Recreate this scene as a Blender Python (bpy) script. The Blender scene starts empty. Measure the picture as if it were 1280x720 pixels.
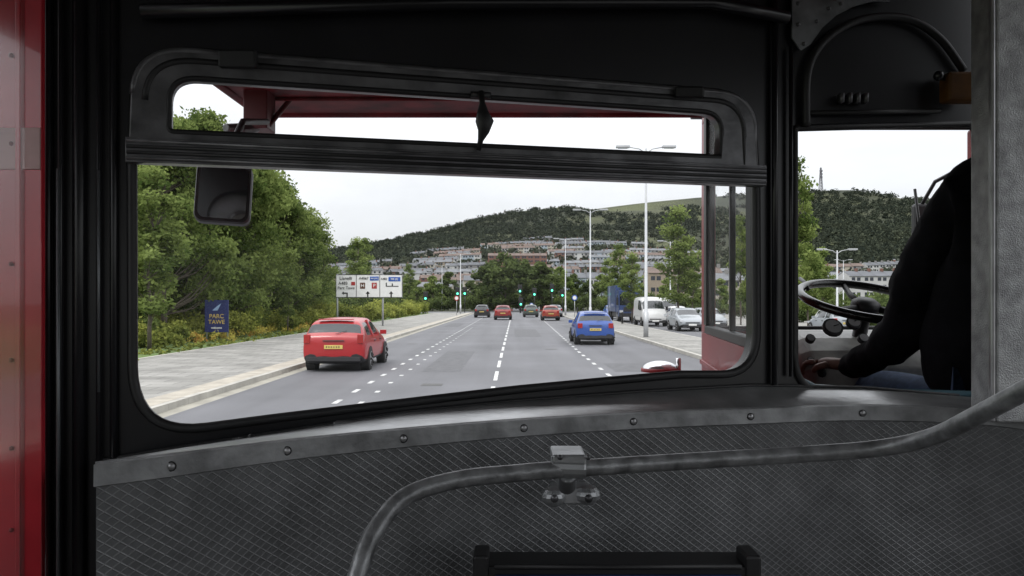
import bpy, math, random
import numpy as np
from mathutils import Vector, Matrix
random.seed(7); rng=np.random.default_rng(7)
S=bpy.context.scene
COL=S.collection

# ------------------------------------------------------------------ helpers
def R(px,py,Y):
    """image pixel coordinates + depth -> world metres (eye at 0,0,2)"""
    return Vector(((px-640)/1000*Y, Y, 2+(376-py)/1000*Y))

def mat(name,color,rough=0.6,metal=0.0,var=0.15,scale=5.0,bump=0.0,bscale=None,spec=0.5,coat=0.0,emit=None):
    m=bpy.data.materials.new(name); m.use_nodes=True
    nt=m.node_tree; N=nt.nodes; L=nt.links
    b=N['Principled BSDF']
    tc=N.new('ShaderNodeTexCoord')
    n=N.new('ShaderNodeTexNoise'); n.inputs['Scale'].default_value=scale; n.inputs['Detail'].default_value=5
    L.new(tc.outputs['Object'],n.inputs['Vector'])
    r=N.new('ShaderNodeMapRange'); r.inputs[1].default_value=0.3; r.inputs[2].default_value=0.7
    r.inputs[3].default_value=1-var; r.inputs[4].default_value=1+var
    L.new(n.outputs['Fac'],r.inputs[0])
    mx=N.new('ShaderNodeVectorMath'); mx.operation='SCALE'
    mx.inputs[0].default_value=color[:3]
    L.new(r.outputs[0],mx.inputs['Scale']); L.new(mx.outputs[0],b.inputs['Base Color'])
    b.inputs['Roughness'].default_value=rough; b.inputs['Metallic'].default_value=metal
    b.inputs['Specular IOR Level'].default_value=spec
    b.inputs['Coat Weight'].default_value=coat
    if bump>0:
        n2=N.new('ShaderNodeTexNoise'); n2.inputs['Scale'].default_value=bscale or scale*8; n2.inputs['Detail'].default_value=3
        L.new(tc.outputs['Object'],n2.inputs['Vector'])
        bp_=N.new('ShaderNodeBump'); bp_.inputs['Strength'].default_value=bump; bp_.inputs['Distance'].default_value=0.01
        L.new(n2.outputs['Fac'],bp_.inputs['Height']); L.new(bp_.outputs[0],b.inputs['Normal'])
    if emit:
        b.inputs['Emission Color'].default_value=(*emit[0],1); b.inputs['Emission Strength'].default_value=emit[1]
    return m

def leafmat(name,c1,c2,trans=0.35):
    m=bpy.data.materials.new(name); m.use_nodes=True
    nt=m.node_tree; N=nt.nodes; L=nt.links
    for n in list(N): N.remove(n)
    out=N.new('ShaderNodeOutputMaterial')
    at=N.new('ShaderNodeAttribute'); at.attribute_name='tint'
    cr=N.new('ShaderNodeMix'); cr.data_type='RGBA'
    cr.inputs[6].default_value=(*c1,1); cr.inputs[7].default_value=(*c2,1)
    L.new(at.outputs['Fac'],cr.inputs[0])
    d=N.new('ShaderNodeBsdfDiffuse'); t=N.new('ShaderNodeBsdfTranslucent'); mx=N.new('ShaderNodeMixShader')
    mx.inputs[0].default_value=trans
    L.new(cr.outputs[2],d.inputs[0]); L.new(cr.outputs[2],t.inputs[0])
    L.new(d.outputs[0],mx.inputs[1]); L.new(t.outputs[0],mx.inputs[2]); L.new(mx.outputs[0],out.inputs[0])
    return m

def glassmat(name,refl=0.6,tint=(1,1,1),dust=.035):
    m=bpy.data.materials.new(name); m.use_nodes=True
    nt=m.node_tree; N=nt.nodes; L=nt.links
    for n in list(N): N.remove(n)
    out=N.new('ShaderNodeOutputMaterial')
    fr=N.new('ShaderNodeFresnel'); fr.inputs[0].default_value=1.45
    mu=N.new('ShaderNodeMath'); mu.operation='MULTIPLY'; mu.inputs[1].default_value=refl
    L.new(fr.outputs[0],mu.inputs[0])
    tr=N.new('ShaderNodeBsdfTransparent'); tr.inputs[0].default_value=(*tint,1)
    g=N.new('ShaderNodeBsdfGlossy'); g.inputs['Roughness'].default_value=0.12
    mx=N.new('ShaderNodeMixShader'); L.new(mu.outputs[0],mx.inputs[0]); L.new(tr.outputs[0],mx.inputs[1]); L.new(g.outputs[0],mx.inputs[2])
    tc=N.new('ShaderNodeTexCoord'); n=N.new('ShaderNodeTexNoise'); n.inputs['Scale'].default_value=6; n.inputs['Detail'].default_value=6
    L.new(tc.outputs['Object'],n.inputs['Vector'])
    mr=N.new('ShaderNodeMapRange'); mr.inputs[1].default_value=.4; mr.inputs[2].default_value=.8; mr.inputs[3].default_value=.0; mr.inputs[4].default_value=dust
    L.new(n.outputs['Fac'],mr.inputs[0])
    df=N.new('ShaderNodeBsdfDiffuse'); df.inputs[0].default_value=(.6,.6,.6,1)
    m2=N.new('ShaderNodeMixShader'); L.new(mr.outputs[0],m2.inputs[0]); L.new(mx.outputs[0],m2.inputs[1]); L.new(df.outputs[0],m2.inputs[2])
    L.new(m2.outputs[0],out.inputs[0])
    return m

def empty(name,loc=(0,0,0),rz=0):
    o=bpy.data.objects.new(name,None); COL.objects.link(o); o.location=loc; o.rotation_euler=(0,0,rz); o.empty_display_size=.2
    return o

class MB:
    def __init__(s): s.v=[];s.f=[];s.m=[]
    def add(s,vs,fs,mi=0):
        b=len(s.v); s.v.extend([tuple(v) for v in vs])
        for f in fs: s.f.append(tuple(i+b for i in f)); s.m.append(mi)
    def box(s,x0,x1,y0,y1,z0,z1,mi=0,M=None):
        vs=[Vector(p) for p in [(x0,y0,z0),(x1,y0,z0),(x1,y1,z0),(x0,y1,z0),(x0,y0,z1),(x1,y0,z1),(x1,y1,z1),(x0,y1,z1)]]
        if M is not None: vs=[M@v for v in vs]
        s.add(vs,[(0,3,2,1),(4,5,6,7),(0,1,5,4),(1,2,6,5),(2,3,7,6),(3,0,4,7)],mi)
    def tube(s,pts,rad,n=8,mi=0,caps=True,closed=False):
        pts=[Vector(p) for p in pts]
        if not hasattr(rad,'__len__'): rad=[rad]*len(pts)
        rings=[]; K=len(pts); up=None
        for i,p in enumerate(pts):
            if closed: d=(pts[(i+1)%K]-pts[i-1]).normalized()
            else: d=(pts[min(i+1,K-1)]-pts[max(i-1,0)]).normalized()
            if up is None:
                up=Vector((0,0,1)) if abs(d.z)<.9 else Vector((1,0,0))
            a=d.cross(up).normalized(); b=a.cross(d).normalized(); up=b
            rings.append([p+(a*math.cos(t)+b*math.sin(t))*rad[i] for t in [2*math.pi*k/n for k in range(n)]])
        vs=[v for r in rings for v in r]; fs=[]
        for i in range(K if closed else K-1):
            j=(i+1)%K
            for k in range(n):
                fs.append((i*n+k,i*n+(k+1)%n,j*n+(k+1)%n,j*n+k))
        if caps and not closed:
            fs.append(tuple(range(n))[::-1]); fs.append(tuple((K-1)*n+k for k in range(n)))
        s.add(vs,fs,mi)
    def dome(s,c,rx,ry,rz,mi=0,n=12,m=6,axis=None,full=False):
        vs=[];fs=[]
        lo=-math.pi/2 if full else 0
        for i in range(m+1):
            t=lo+(math.pi/2-lo)*i/m
            for k in range(n):
                a=2*math.pi*k/n; v=Vector((math.cos(a)*math.cos(t)*rx,math.sin(a)*math.cos(t)*ry,math.sin(t)*rz))
                if axis is not None: v=axis@v
                vs.append(Vector(c)+v)
        for i in range(m):
            for k in range(n): fs.append((i*n+k,i*n+(k+1)%n,(i+1)*n+(k+1)%n,(i+1)*n+k))
        s.add(vs,fs,mi)
    def build(s,name,mats,smooth=False,parent=None,bevel=0,subsurf=0,M=None,tint=None):
        me=bpy.data.meshes.new(name); me.from_pydata(s.v,[],s.f)
        for m in mats: me.materials.append(m)
        me.polygons.foreach_set('material_index',s.m)
        if smooth: me.polygons.foreach_set('use_smooth',[True]*len(s.f))
        me.update()
        o=bpy.data.objects.new(name,me); COL.objects.link(o)
        if M is not None: o.matrix_world=M
        if parent: o.parent=parent
        if bevel:
            b=o.modifiers.new('b','BEVEL'); b.width=bevel; b.segments=2; b.limit_method='ANGLE'
        if subsurf:
            b=o.modifiers.new('s','SUBSURF'); b.levels=subsurf; b.render_levels=subsurf
        return o

def catmull(tab,n):
    tab=np.array(tab,float); K=len(tab); out=[]
    ts=np.linspace(0,K-1,n)
    for t in ts:
        i=min(int(t),K-2); u=t-i
        p0=tab[max(i-1,0)];p1=tab[i];p2=tab[i+1];p3=tab[min(i+2,K-1)]
        out.append(.5*((2*p1)+(-p0+p2)*u+(2*p0-5*p1+4*p2-p3)*u*u+(-p0+3*p1-3*p2+p3)*u**3))
    return np.array(out)

# ------------------------------------------------------------------ camera / world / sun
cam=bpy.data.cameras.new('camera'); co=bpy.data.objects.new('camera',cam); COL.objects.link(co)
co.location=(0,0,2); co.rotation_euler=(math.radians(90),0,0)
cam.sensor_width=36; cam.lens=36*1000/1280; cam.shift_y=16/1280; cam.clip_start=.02; cam.clip_end=12000
S.camera=co
S.view_settings.view_transform='Standard'; S.view_settings.look='None'; S.view_settings.exposure=0
w=bpy.data.worlds.new('World'); S.world=w; w.use_nodes=True
N=w.node_tree.nodes; L=w.node_tree.links
bg=N['Background']; out=N['World Output']
sky=N.new('ShaderNodeTexSky'); sky.sky_type='NISHITA'; sky.sun_disc=False
SE,SR=math.radians(52),math.radians(215)
sky.sun_elevation=SE; sky.sun_rotation=SR
L.new(sky.outputs[0],bg.inputs[0]); bg.inputs[1].default_value=0.1
tc=N.new('ShaderNodeTexCoord'); sp=N.new('ShaderNodeSeparateXYZ'); L.new(tc.outputs['Generated'],sp.inputs[0])
mp=N.new('ShaderNodeMapRange'); mp.inputs[1].default_value=0; mp.inputs[2].default_value=1; mp.inputs[3].default_value=.78; mp.inputs[4].default_value=3.3
L.new(sp.outputs[2],mp.inputs[0])
mpg=N.new('ShaderNodeMapping'); mpg.inputs['Scale'].default_value=(1,1,3.5); L.new(tc.outputs['Generated'],mpg.inputs[0])
nz=N.new('ShaderNodeTexNoise'); nz.inputs['Scale'].default_value=2.2; nz.inputs['Detail'].default_value=5; L.new(mpg.outputs[0],nz.inputs['Vector'])
mr=N.new('ShaderNodeMapRange'); mr.inputs[1].default_value=.3; mr.inputs[2].default_value=.7; mr.inputs[3].default_value=.84; mr.inputs[4].default_value=1.1
L.new(nz.outputs['Fac'],mr.inputs[0])
mm=N.new('ShaderNodeMath'); mm.operation='MULTIPLY'; L.new(mp.outputs[0],mm.inputs[0]); L.new(mr.outputs[0],mm.inputs[1])
bg2=N.new('ShaderNodeBackground'); bg2.inputs[0].default_value=(.95,.97,1,1); L.new(mm.outputs[0],bg2.inputs[1])
mxs=N.new('ShaderNodeMixShader'); mxs.inputs[0].default_value=.9
L.new(bg.outputs[0],mxs.inputs[1]); L.new(bg2.outputs[0],mxs.inputs[2]); L.new(mxs.outputs[0],out.inputs[0])
sl=bpy.data.lights.new('sun','SUN'); so=bpy.data.objects.new('sun',sl); COL.objects.link(so)
sl.energy=1.4; sl.angle=math.radians(16); sl.color=(1,.96,.9)
sd=Vector((math.sin(SR)*math.cos(SE),math.cos(SR)*math.cos(SE),math.sin(SE)))
so.rotation_euler=sd.to_track_quat('Z','Y').to_euler(); so.location=(0,-20,40)

# ------------------------------------------------------------------ materials
M_black=mat('black_paint',(.009,.009,.011),.3,0,.3,8)
M_blackmat=mat('black_rubber',(.012,.012,.013),.5,0,.3,10)
M_rubframe=mat('worn_aluminium_frame',(.12,.12,.125),.34,.5,.5,18,.05,90)
M_alum=mat('brushed_aluminium',(.36,.37,.38),.38,.7,.3,14,.05,70)
M_steel=mat('satin_steel_tube',(.38,.38,.39),.38,.7,.2,20)
M_red=mat('bus_red_paint',(.24,.012,.017),.42,0,.15,3,coat=.1,spec=.35)
M_redp=mat('bus_red_gloss_panel',(.55,.03,.045),.22,0,.25,5,.03,8,coat=.8)
M_palerefl=mat('pale_reflection_paint',(.62,.40,.39),.35,0,.25,9)  # pinkish tone of the reflection painted on the corner panel
M_dark=mat('dark_plastic',(.02,.02,.022),.5)
M_tyre=mat('tyre',(.018,.018,.018),.85)
M_glassd=mat('car_glass',(.012,.015,.018),.06,0,.1,spec=.8)
M_rim=mat('alloy',(.35,.35,.36),.35,.7)
M_tail=mat('tail_light',(.3,.008,.008),.2,coat=.5)
M_head=mat('head_light',(.6,.62,.65),.12,.3,coat=.5)
M_plateY=mat('plate_yellow',(.55,.42,.12),.5)
M_plateW=mat('plate_white',(.7,.7,.68),.5)
M_galv=mat('galvanised_pole',(.42,.43,.44),.45,.3,.1,2)
M_white=mat('white_paint',(.74,.74,.73),.5,0,.06,3)
M_blacktext=mat('sign_black',(.015,.015,.015),.5)
M_glass=glassmat('window_glass',.22)
M_glass2=glassmat('cab_glass',.05,dust=.12)

# ------------------------------------------------------------------ terrain
cx_px=[-2500,-800,0,300,400,485,520,560,600,640,700,740,780,830,870,945,1000,1060,1100,1150,1220,1400,1800,3200]
cy_px=[20,20,30,45,58,70,82,92,103,111,117,114,119,125,129,133,136,138,130,123,114,92,60,40]
def crest(x): return np.interp(x/1500*1000+640,cx_px,cy_px)*1.5+2
def hgt(x,y):
    if y<380: return -0.012
    r=min((y-380)/1120,1.0); r=r**1.2
    if y>1500: r=1-min((y-1500)/3000,1)*.35
    n=(math.sin(x*.013+y*.004)+math.sin(x*.031-y*.017+1.3)*.5+math.sin(y*.02+x*.007))*2.2*min((y-380)/400,1)
    if 380<y<430: n*=0.2
    if y>1350: n*=max(0.15,1-(y-1350)/180)
    return float(crest(x)*r+n*r*1.6)-0.012
xs=list(np.arange(-3000,-1000,100))+list(np.arange(-1000,1400,16))+list(np.arange(1400,3001,100))
ys=list(np.arange(-400,380,60))+list(np.arange(380,1560,14))+list(np.arange(1560,2000,40))+list(np.arange(2000,6001,250))
mb=MB(); vs=[(x,y,hgt(x,y)) for y in ys for x in xs]; nx=len(xs)
fs=[(j*nx+i,j*nx+i+1,(j+1)*nx+i+1,(j+1)*nx+i) for j in range(len(ys)-1) for i in range(nx-1)]
mb.add(vs,fs)
mg=bpy.data.materials.new('grassland'); mg.use_nodes=True
nt=mg.node_tree; N=nt.nodes; L=nt.links; b=N['Principled BSDF']; b.inputs['Roughness'].default_value=.95; b.inputs['Specular IOR Level'].default_value=.1
tc=N.new('ShaderNodeTexCoord')
n1=N.new('ShaderNodeTexNoise'); n1.inputs['Scale'].default_value=.006; n1.inputs['Detail'].default_value=7; n1.inputs['Roughness'].default_value=.6
n2=N.new('ShaderNodeTexNoise'); n2.inputs['Scale'].default_value=.35; n2.inputs['Detail'].default_value=8
for n in (n1,n2): L.new(tc.outputs['Object'],n.inputs['Vector'])
cr=N.new('ShaderNodeValToRGB'); L.new(n1.outputs['Fac'],cr.inputs[0])
e=cr.color_ramp.elements; e[0].position=.38; e[0].color=(.032,.038,.028,1); e[1].position=.62; e[1].color=(.08,.09,.05,1)
x=e.new(.5); x.color=(.052,.058,.038,1)
mx=N.new('ShaderNodeMix'); mx.data_type='RGBA'; mx.blend_type='MULTIPLY'; mx.inputs[0].default_value=1
cr2=N.new('ShaderNodeValToRGB'); L.new(n2.outputs['Fac'],cr2.inputs[0]); cr2.color_ramp.elements[0].position=.3; cr2.color_ramp.elements[0].color=(.6,.6,.55,1); cr2.color_ramp.elements[1].position=.7; cr2.color_ramp.elements[1].color=(1.35,1.3,1.25,1)
L.new(cr.outputs[0],mx.inputs[6]); L.new(cr2.outputs[0],mx.inputs[7]); L.new(mx.outputs[2],b.inputs['Base Color'])
mb.build('terrain',[mg],smooth=True)

# ------------------------------------------------------------------ road, pavements
def asphalt():
    m=bpy.data.materials.new('asphalt'); m.use_nodes=True
    nt=m.node_tree; N=nt.nodes; L=nt.links; b=N['Principled BSDF']
    tc=N.new('ShaderNodeTexCoord')
    mp=N.new('ShaderNodeMapping'); mp.inputs['Scale'].default_value=(1.0,.04,1); L.new(tc.outputs['Object'],mp.inputs[0])
    n1=N.new('ShaderNodeTexNoise'); n1.inputs['Scale'].default_value=1.1; n1.inputs['Detail'].default_value=4; L.new(mp.outputs[0],n1.inputs['Vector'])
    n2=N.new('ShaderNodeTexNoise'); n2.inputs['Scale'].default_value=40; n2.inputs['Detail'].default_value=3; L.new(tc.outputs['Object'],n2.inputs['Vector'])
    n3=N.new('ShaderNodeTexNoise'); n3.inputs['Scale'].default_value=.25; n3.inputs['Detail'].default_value=4; L.new(tc.outputs['Object'],n3.inputs['Vector'])
    a=N.new('ShaderNodeMath'); a.operation='ADD'; L.new(n1.outputs['Fac'],a.inputs[0]); L.new(n3.outputs['Fac'],a.inputs[1])
    a2=N.new('ShaderNodeMath'); a2.operation='MULTIPLY_ADD'; a2.inputs[1].default_value=.5; L.new(n2.outputs['Fac'],a2.inputs[0]); L.new(a.outputs[0],a2.inputs[2])
    cr=N.new('ShaderNodeMapRange'); cr.inputs[1].default_value=.9; cr.inputs[2].default_value=1.6; cr.inputs[3].default_value=.066; cr.inputs[4].default_value=.128
    L.new(a2.outputs[0],cr.inputs[0])
    cc=N.new('ShaderNodeVectorMath'); cc.operation='SCALE'; cc.inputs[0].default_value=(.98,.98,1.06); L.new(cr.outputs[0],cc.inputs['Scale'])
    L.new(cc.outputs[0],b.inputs['Base Color']); b.inputs['Roughness'].default_value=.7
    bm=N.new('ShaderNodeBump'); bm.inputs['Strength'].default_value=.4; bm.inputs['Distance'].default_value=.01; L.new(n2.outputs['Fac'],bm.inputs['Height']); L.new(bm.outputs[0],b.inputs['Normal'])
    return m
M_asph=asphalt()
def paving(name,c,sx,sy):
    m=bpy.data.materials.new(name); m.use_nodes=True
    nt=m.node_tree; N=nt.nodes; L=nt.links; b=N['Principled BSDF']; b.inputs['Roughness'].default_value=.85
    tc=N.new('ShaderNodeTexCoord'); br=N.new('ShaderNodeTexBrick'); L.new(tc.outputs['Object'],br.inputs['Vector'])
    br.inputs['Scale'].default_value=1; br.inputs['Brick Width'].default_value=sx; br.inputs['Row Height'].default_value=sy; br.inputs['Mortar Size'].default_value=.02
    br.inputs['Color1'].default_value=(c[0]*1.12,c[1]*1.12,c[2]*1.12,1); br.inputs['Color2'].default_value=(c[0]*.82,c[1]*.82,c[2]*.81,1); br.inputs['Mortar'].default_value=(c[0]*.5,c[1]*.5,c[2]*.5,1)
    n=N.new('ShaderNodeTexNoise'); n.inputs['Scale'].default_value=.8; n.inputs['Detail'].default_value=6; L.new(tc.outputs['Object'],n.inputs['Vector'])
    cr=N.new('ShaderNodeValToRGB'); L.new(n.outputs['Fac'],cr.inputs[0]); cr.color_ramp.elements[0].position=.3; cr.color_ramp.elements[0].color=(.7,.7,.7,1); cr.color_ramp.elements[1].position=.7; cr.color_ramp.elements[1].color=(1.12,1.12,1.12,1)
    mx=N.new('ShaderNodeMix'); mx.data_type='RGBA'; mx.blend_type='MULTIPLY'; mx.inputs[0].default_value=1
    L.new(br.outputs[0],mx.inputs[6]); L.new(cr.outputs[0],mx.inputs[7]); L.new(mx.outputs[2],b.inputs['Base Color'])
    return m
M_pave=paving('paving_flags',(.25,.243,.225),.9,.6)
M_kerb=mat('kerb_stone',(.36,.345,.31),.8,0,.2,2)
M_channel=mat('concrete_channel',(.26,.245,.205),.85,0,.2,1.5)
M_paintline=mat('road_paint',(.48,.48,.47),.6,0,.4,6)
mb=MB(); mb.add([(-5.95,-60,.004),(6.4,-60,.004),(6.4,129,.004),(-5.95,129,.004)],[(0,1,2,3)])
mb.add([(9.6,-60,.004),(17,-60,.004),(17,129,.004),(9.6,129,.004)],[(0,1,2,3)])
mb.add([(-80,129,.004),(90,129,.004),(90,148,.004),(-80,148,.004)],[(0,1,2,3)])
mb.add([(-5,148,.004),(6,148,.004),(18,300,.004),(7,300,.004)],[(0,1,2,3)])
mb.build('road',[M_asph])
mb=MB(); mb.add([(-6.28,-60,.004),(-5.95,-60,.004),(-5.95,129,.004),(-6.28,129,.004)],[(0,1,2,3)]); mb.build('road_gutter',[M_channel])
mb=MB(); mb.box(-12,-6.42,-60,126,-.05,.12); mb.build('pavement',[M_pave])
mb=MB(); mb.box(6.55,9.45,-60,124,-.05,.12); mb.build('pavement',[M_pave])
mb=MB(); mb.box(17.15,40,-60,124,-.05,.12); mb.build('pavement',[M_pave])
def kerb(x0,x1):
    mb=MB(); y=-60
    while y<126:
        mb.box(x0,x1,y,y+.9,-.05,.125+random.uniform(-.003,.003)); y+=.91
    mb.build('kerb',[M_kerb])
kerb(-6.42,-6.28); kerb(6.41,6.55); kerb(9.45,9.59); kerb(17.01,17.15); 
mb=MB(); mb.box(-6.95,-6.42,-60,126,.1,.126); mb.build('paving_strip',[mat('buff_paving',(.33,.30,.25),.85,0,.2,3)])
mb=MB()
def dash(x,y0,y1,w=.12,x1=None):
    mb.add([(x-w/2,y0,.009),(x+w/2,y0,.009),((x1 or x)+w/2,y1,.009),((x1 or x)-w/2,y1,.009)],[(0,1,2,3)])
y=6
while y<122:
    dash(-3.45,y,y+.6,.11); dash(2.6+max(0,y-30)*.012,y,y+.7,.11); y+=1.9
y=8
while y<110:
    dash(-.5+y*.004,y,y+2.6,.10); y+=4.0
y=6
while y<60:
    dash(-2.95,y,y+.3,.1); y+=1.9
mb.add([(-5.9,125,.009),(6.3,125,.009),(6.3,125.4,.009),(-5.9,125.4,.009)],[(0,1,2,3)])
mb.box(13.2,13.32,-60,120,.0045,.009)
mb.build('road_markings',[M_paintline])
mb=MB()
for (x,y,a,b_) in ((.4,13,.45,.45),(-1.9,19,.5,.5),(1.6,33,.5,.5),(-4.6,37,.45,.45)):
    mb.add([(x-a/2,y-b_/2,.008),(x+a/2,y-b_/2,.008),(x+a/2,y+b_/2,.008),(x-a/2,y+b_/2,.008)],[(0,1,2,3)])
mb.build('manhole_covers',[mat('cast_iron_cover',(.035,.033,.03),.5,.3,.3,12)])
mb=MB()
for (x,y,a,b_) in ((-2.0,27,1.1,9),(3.6,24,1.4,3),(.9,50,1.5,12),(4.6,62,1.3,7),(-4.7,66,1.2,10)):
    mb.add([(x-a/2,y-b_/2,.0065),(x+a/2,y-b_/2,.0065),(x+a/2,y+b_/2,.0065),(x-a/2,y+b_/2,.0065)],[(0,1,2,3)])
mb.build('asphalt_patches',[mat('asphalt_patch',(.078,.078,.083),.75,0,.25,4,.3,40)])
mb=MB(); 
M_grass=mat('verge_grass',(.10,.15,.04),.95,0,.35,2.5,.6,40)
mb.add([(-60,-60,.06),(-12.15,-60,.06),(-12.15,126,.06),(-60,126,.06)],[(0,1,2,3)]); mb.build('grass_verge',[M_grass])
mb=MB(); mb.box(-12.15,-12.0,-60,126,-.05,.135); mb.build('kerb',[M_kerb])

# ------------------------------------------------------------------ foliage
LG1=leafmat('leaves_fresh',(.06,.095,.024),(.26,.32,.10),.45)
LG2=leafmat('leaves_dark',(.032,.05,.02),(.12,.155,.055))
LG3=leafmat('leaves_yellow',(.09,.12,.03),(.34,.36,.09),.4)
LGD=leafmat('leaves_distant',(.024,.031,.025),(.07,.08,.054),.2)  # distance haze put into the colour: paler and slightly bluish
M_bark=mat('bark',(.085,.07,.055),.9,0,.3,6,.5,30)
def leafcloud(centers,radii,n_each,size,flat=1.0,tb=None):
    V=[];T=[]
    for ci,(c,r) in enumerate(zip(centers,radii)):
        n=int(n_each)
        d=rng.normal(size=(n,3)); d/=np.linalg.norm(d,axis=1)[:,None]
        rr=r*(rng.random(n)**.45)*(1+.25*rng.normal(size=n)*.5)
        p=np.array(c)+d*rr[:,None]*np.array([1,1,flat])
        a=rng.normal(size=(n,3)); a/=np.linalg.norm(a,axis=1)[:,None]
        b=np.cross(a,rng.normal(size=(n,3))); b/=np.linalg.norm(b,axis=1)[:,None]
        s=size*(.6+.8*rng.random(n))[:,None]
        q=np.stack([p-a*s,p+b*s*.55,p+a*s,p-b*s*.55],1)
        V.append(q.reshape(-1,3)); base=.45 if tb is None else tb[ci]
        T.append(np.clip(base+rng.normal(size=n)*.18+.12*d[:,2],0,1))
    return np.concatenate(V),np.concatenate(T)
def foliage_mesh(name,LV,LT,leafm,mbt=None):
    nv0=len(mbt.v) if mbt else 0
    verts=LV if nv0==0 else np.concatenate([np.array(mbt.v),LV])
    nl=len(LV)//4
    me=bpy.data.meshes.new(name)
    tf=mbt.f if mbt else []
    lens=[len(f) for f in tf]; tl=sum(lens)
    loops=np.concatenate([np.array([i for f in tf for i in f],dtype=np.int32),np.arange(nl*4,dtype=np.int32)+nv0])
    starts=np.concatenate([np.cumsum([0]+lens)[:-1].astype(np.int32) if lens else np.zeros(0,np.int32),tl+np.arange(nl,dtype=np.int32)*4])
    me.vertices.add(len(verts)); me.vertices.foreach_set('co',verts.astype(np.float32).ravel())
    me.loops.add(len(loops)); me.loops.foreach_set('vertex_index',loops)
    me.polygons.add(len(starts)); me.polygons.foreach_set('loop_start',starts.astype(np.int32))
    me.materials.append(leafm); me.materials.append(M_bark)
    me.polygons.foreach_set('material_index',np.concatenate([np.ones(len(lens),np.int32),np.zeros(nl,np.int32)]))
    me.update(calc_edges=True); me.validate()
    at=me.attributes.new('tint','FLOAT','FACE'); at.data.foreach_set('value',np.concatenate([np.zeros(len(lens)),LT]).astype(np.float32))
    return me
def tree_mesh(name,H,cr,c0,nclump,nleaf,size,leafm,slim=False,seed=1,shape=1.0):
    random.seed(seed); mb=MB()
    pts=[Vector((random.uniform(-.1,.1)*i*.3,random.uniform(-.1,.1)*i*.3,H*.93*i/7)) for i in range(8)]
    r0=H*.017 if not slim else H*.009
    mb.tube(pts,[r0*(1-i/8.5) for i in range(8)],7,0)
    cs=[];rs=[];tb=[]
    for k in range(nclump):
        f=random.random(); z=c0+(H-c0)*f
        env=cr*(math.sin(math.pi*min(1,(f*.85+.15)**.8))**.6)*shape if not slim else cr*(1.02-f)**.55*min(1,.35+f*2.5)
        ang=random.uniform(0,6.283); rad=env*math.sqrt(random.random())*.95
        c=Vector((math.cos(ang)*rad,math.sin(ang)*rad,z)); 
        j=min(7,max(1,int((z-abs(rad)*.6)/H*7.5))); st=pts[j]
        if random.random()<.75 :
            mid=st.lerp(c,.5)+Vector((0,0,-.12*rad))
            mb.tube([st,mid,c],[r0*.33,r0*.2,r0*.06],4,0,caps=False)
        cs.append(c); rs.append(cr*random.uniform(.15,.32) if not slim else cr*random.uniform(.25,.45)); tb.append(random.uniform(.12,.85))
    LV,LT=leafcloud(cs,rs,nleaf,size,.75,tb)
    return foliage_mesh(name,LV,LT,leafm,mb)
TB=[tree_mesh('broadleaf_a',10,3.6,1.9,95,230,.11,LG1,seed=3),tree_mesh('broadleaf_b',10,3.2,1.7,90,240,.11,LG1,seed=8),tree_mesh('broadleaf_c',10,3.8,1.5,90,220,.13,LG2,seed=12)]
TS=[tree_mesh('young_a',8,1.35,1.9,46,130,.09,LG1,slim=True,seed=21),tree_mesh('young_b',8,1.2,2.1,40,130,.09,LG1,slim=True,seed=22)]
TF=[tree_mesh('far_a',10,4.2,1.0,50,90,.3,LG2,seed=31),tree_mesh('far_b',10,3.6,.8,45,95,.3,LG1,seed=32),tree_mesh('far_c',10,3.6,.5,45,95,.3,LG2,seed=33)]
def inst(me,name,x,y,h,base,w=1.0,z=0):
    o=bpy.data.objects.new(name,me); COL.objects.link(o); s=h/base; o.scale=(s*w,s*w,s); o.location=(x,y,z); o.rotation_euler=(0,0,random.uniform(0,6.28)); return o
random.seed(5)
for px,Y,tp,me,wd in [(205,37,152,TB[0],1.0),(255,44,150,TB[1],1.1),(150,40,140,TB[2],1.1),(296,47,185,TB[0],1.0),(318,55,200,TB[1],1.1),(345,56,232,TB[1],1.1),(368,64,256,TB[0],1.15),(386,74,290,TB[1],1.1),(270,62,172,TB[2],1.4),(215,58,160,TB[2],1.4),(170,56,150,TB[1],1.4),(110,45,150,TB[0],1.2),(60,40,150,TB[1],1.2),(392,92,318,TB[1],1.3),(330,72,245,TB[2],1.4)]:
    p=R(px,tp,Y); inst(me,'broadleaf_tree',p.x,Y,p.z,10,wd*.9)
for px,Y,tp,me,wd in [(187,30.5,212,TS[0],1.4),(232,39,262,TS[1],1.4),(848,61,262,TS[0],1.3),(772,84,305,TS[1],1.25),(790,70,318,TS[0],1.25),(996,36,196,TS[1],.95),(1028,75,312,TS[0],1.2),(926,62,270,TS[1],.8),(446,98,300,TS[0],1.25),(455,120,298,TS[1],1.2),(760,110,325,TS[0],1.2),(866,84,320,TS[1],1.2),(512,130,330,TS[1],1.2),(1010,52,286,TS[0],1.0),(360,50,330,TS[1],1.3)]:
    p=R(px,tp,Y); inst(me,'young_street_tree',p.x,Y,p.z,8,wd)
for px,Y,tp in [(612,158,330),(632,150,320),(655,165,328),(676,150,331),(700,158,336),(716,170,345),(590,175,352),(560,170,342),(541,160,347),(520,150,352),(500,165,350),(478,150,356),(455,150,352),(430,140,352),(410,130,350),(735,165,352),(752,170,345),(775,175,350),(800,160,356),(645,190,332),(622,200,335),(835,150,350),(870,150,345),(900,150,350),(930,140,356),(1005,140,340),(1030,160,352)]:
    p=R(px,tp,Y); inst(random.choice(TF),'broadleaf_tree',p.x,Y,p.z,10,random.uniform(1.0,1.35))
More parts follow.
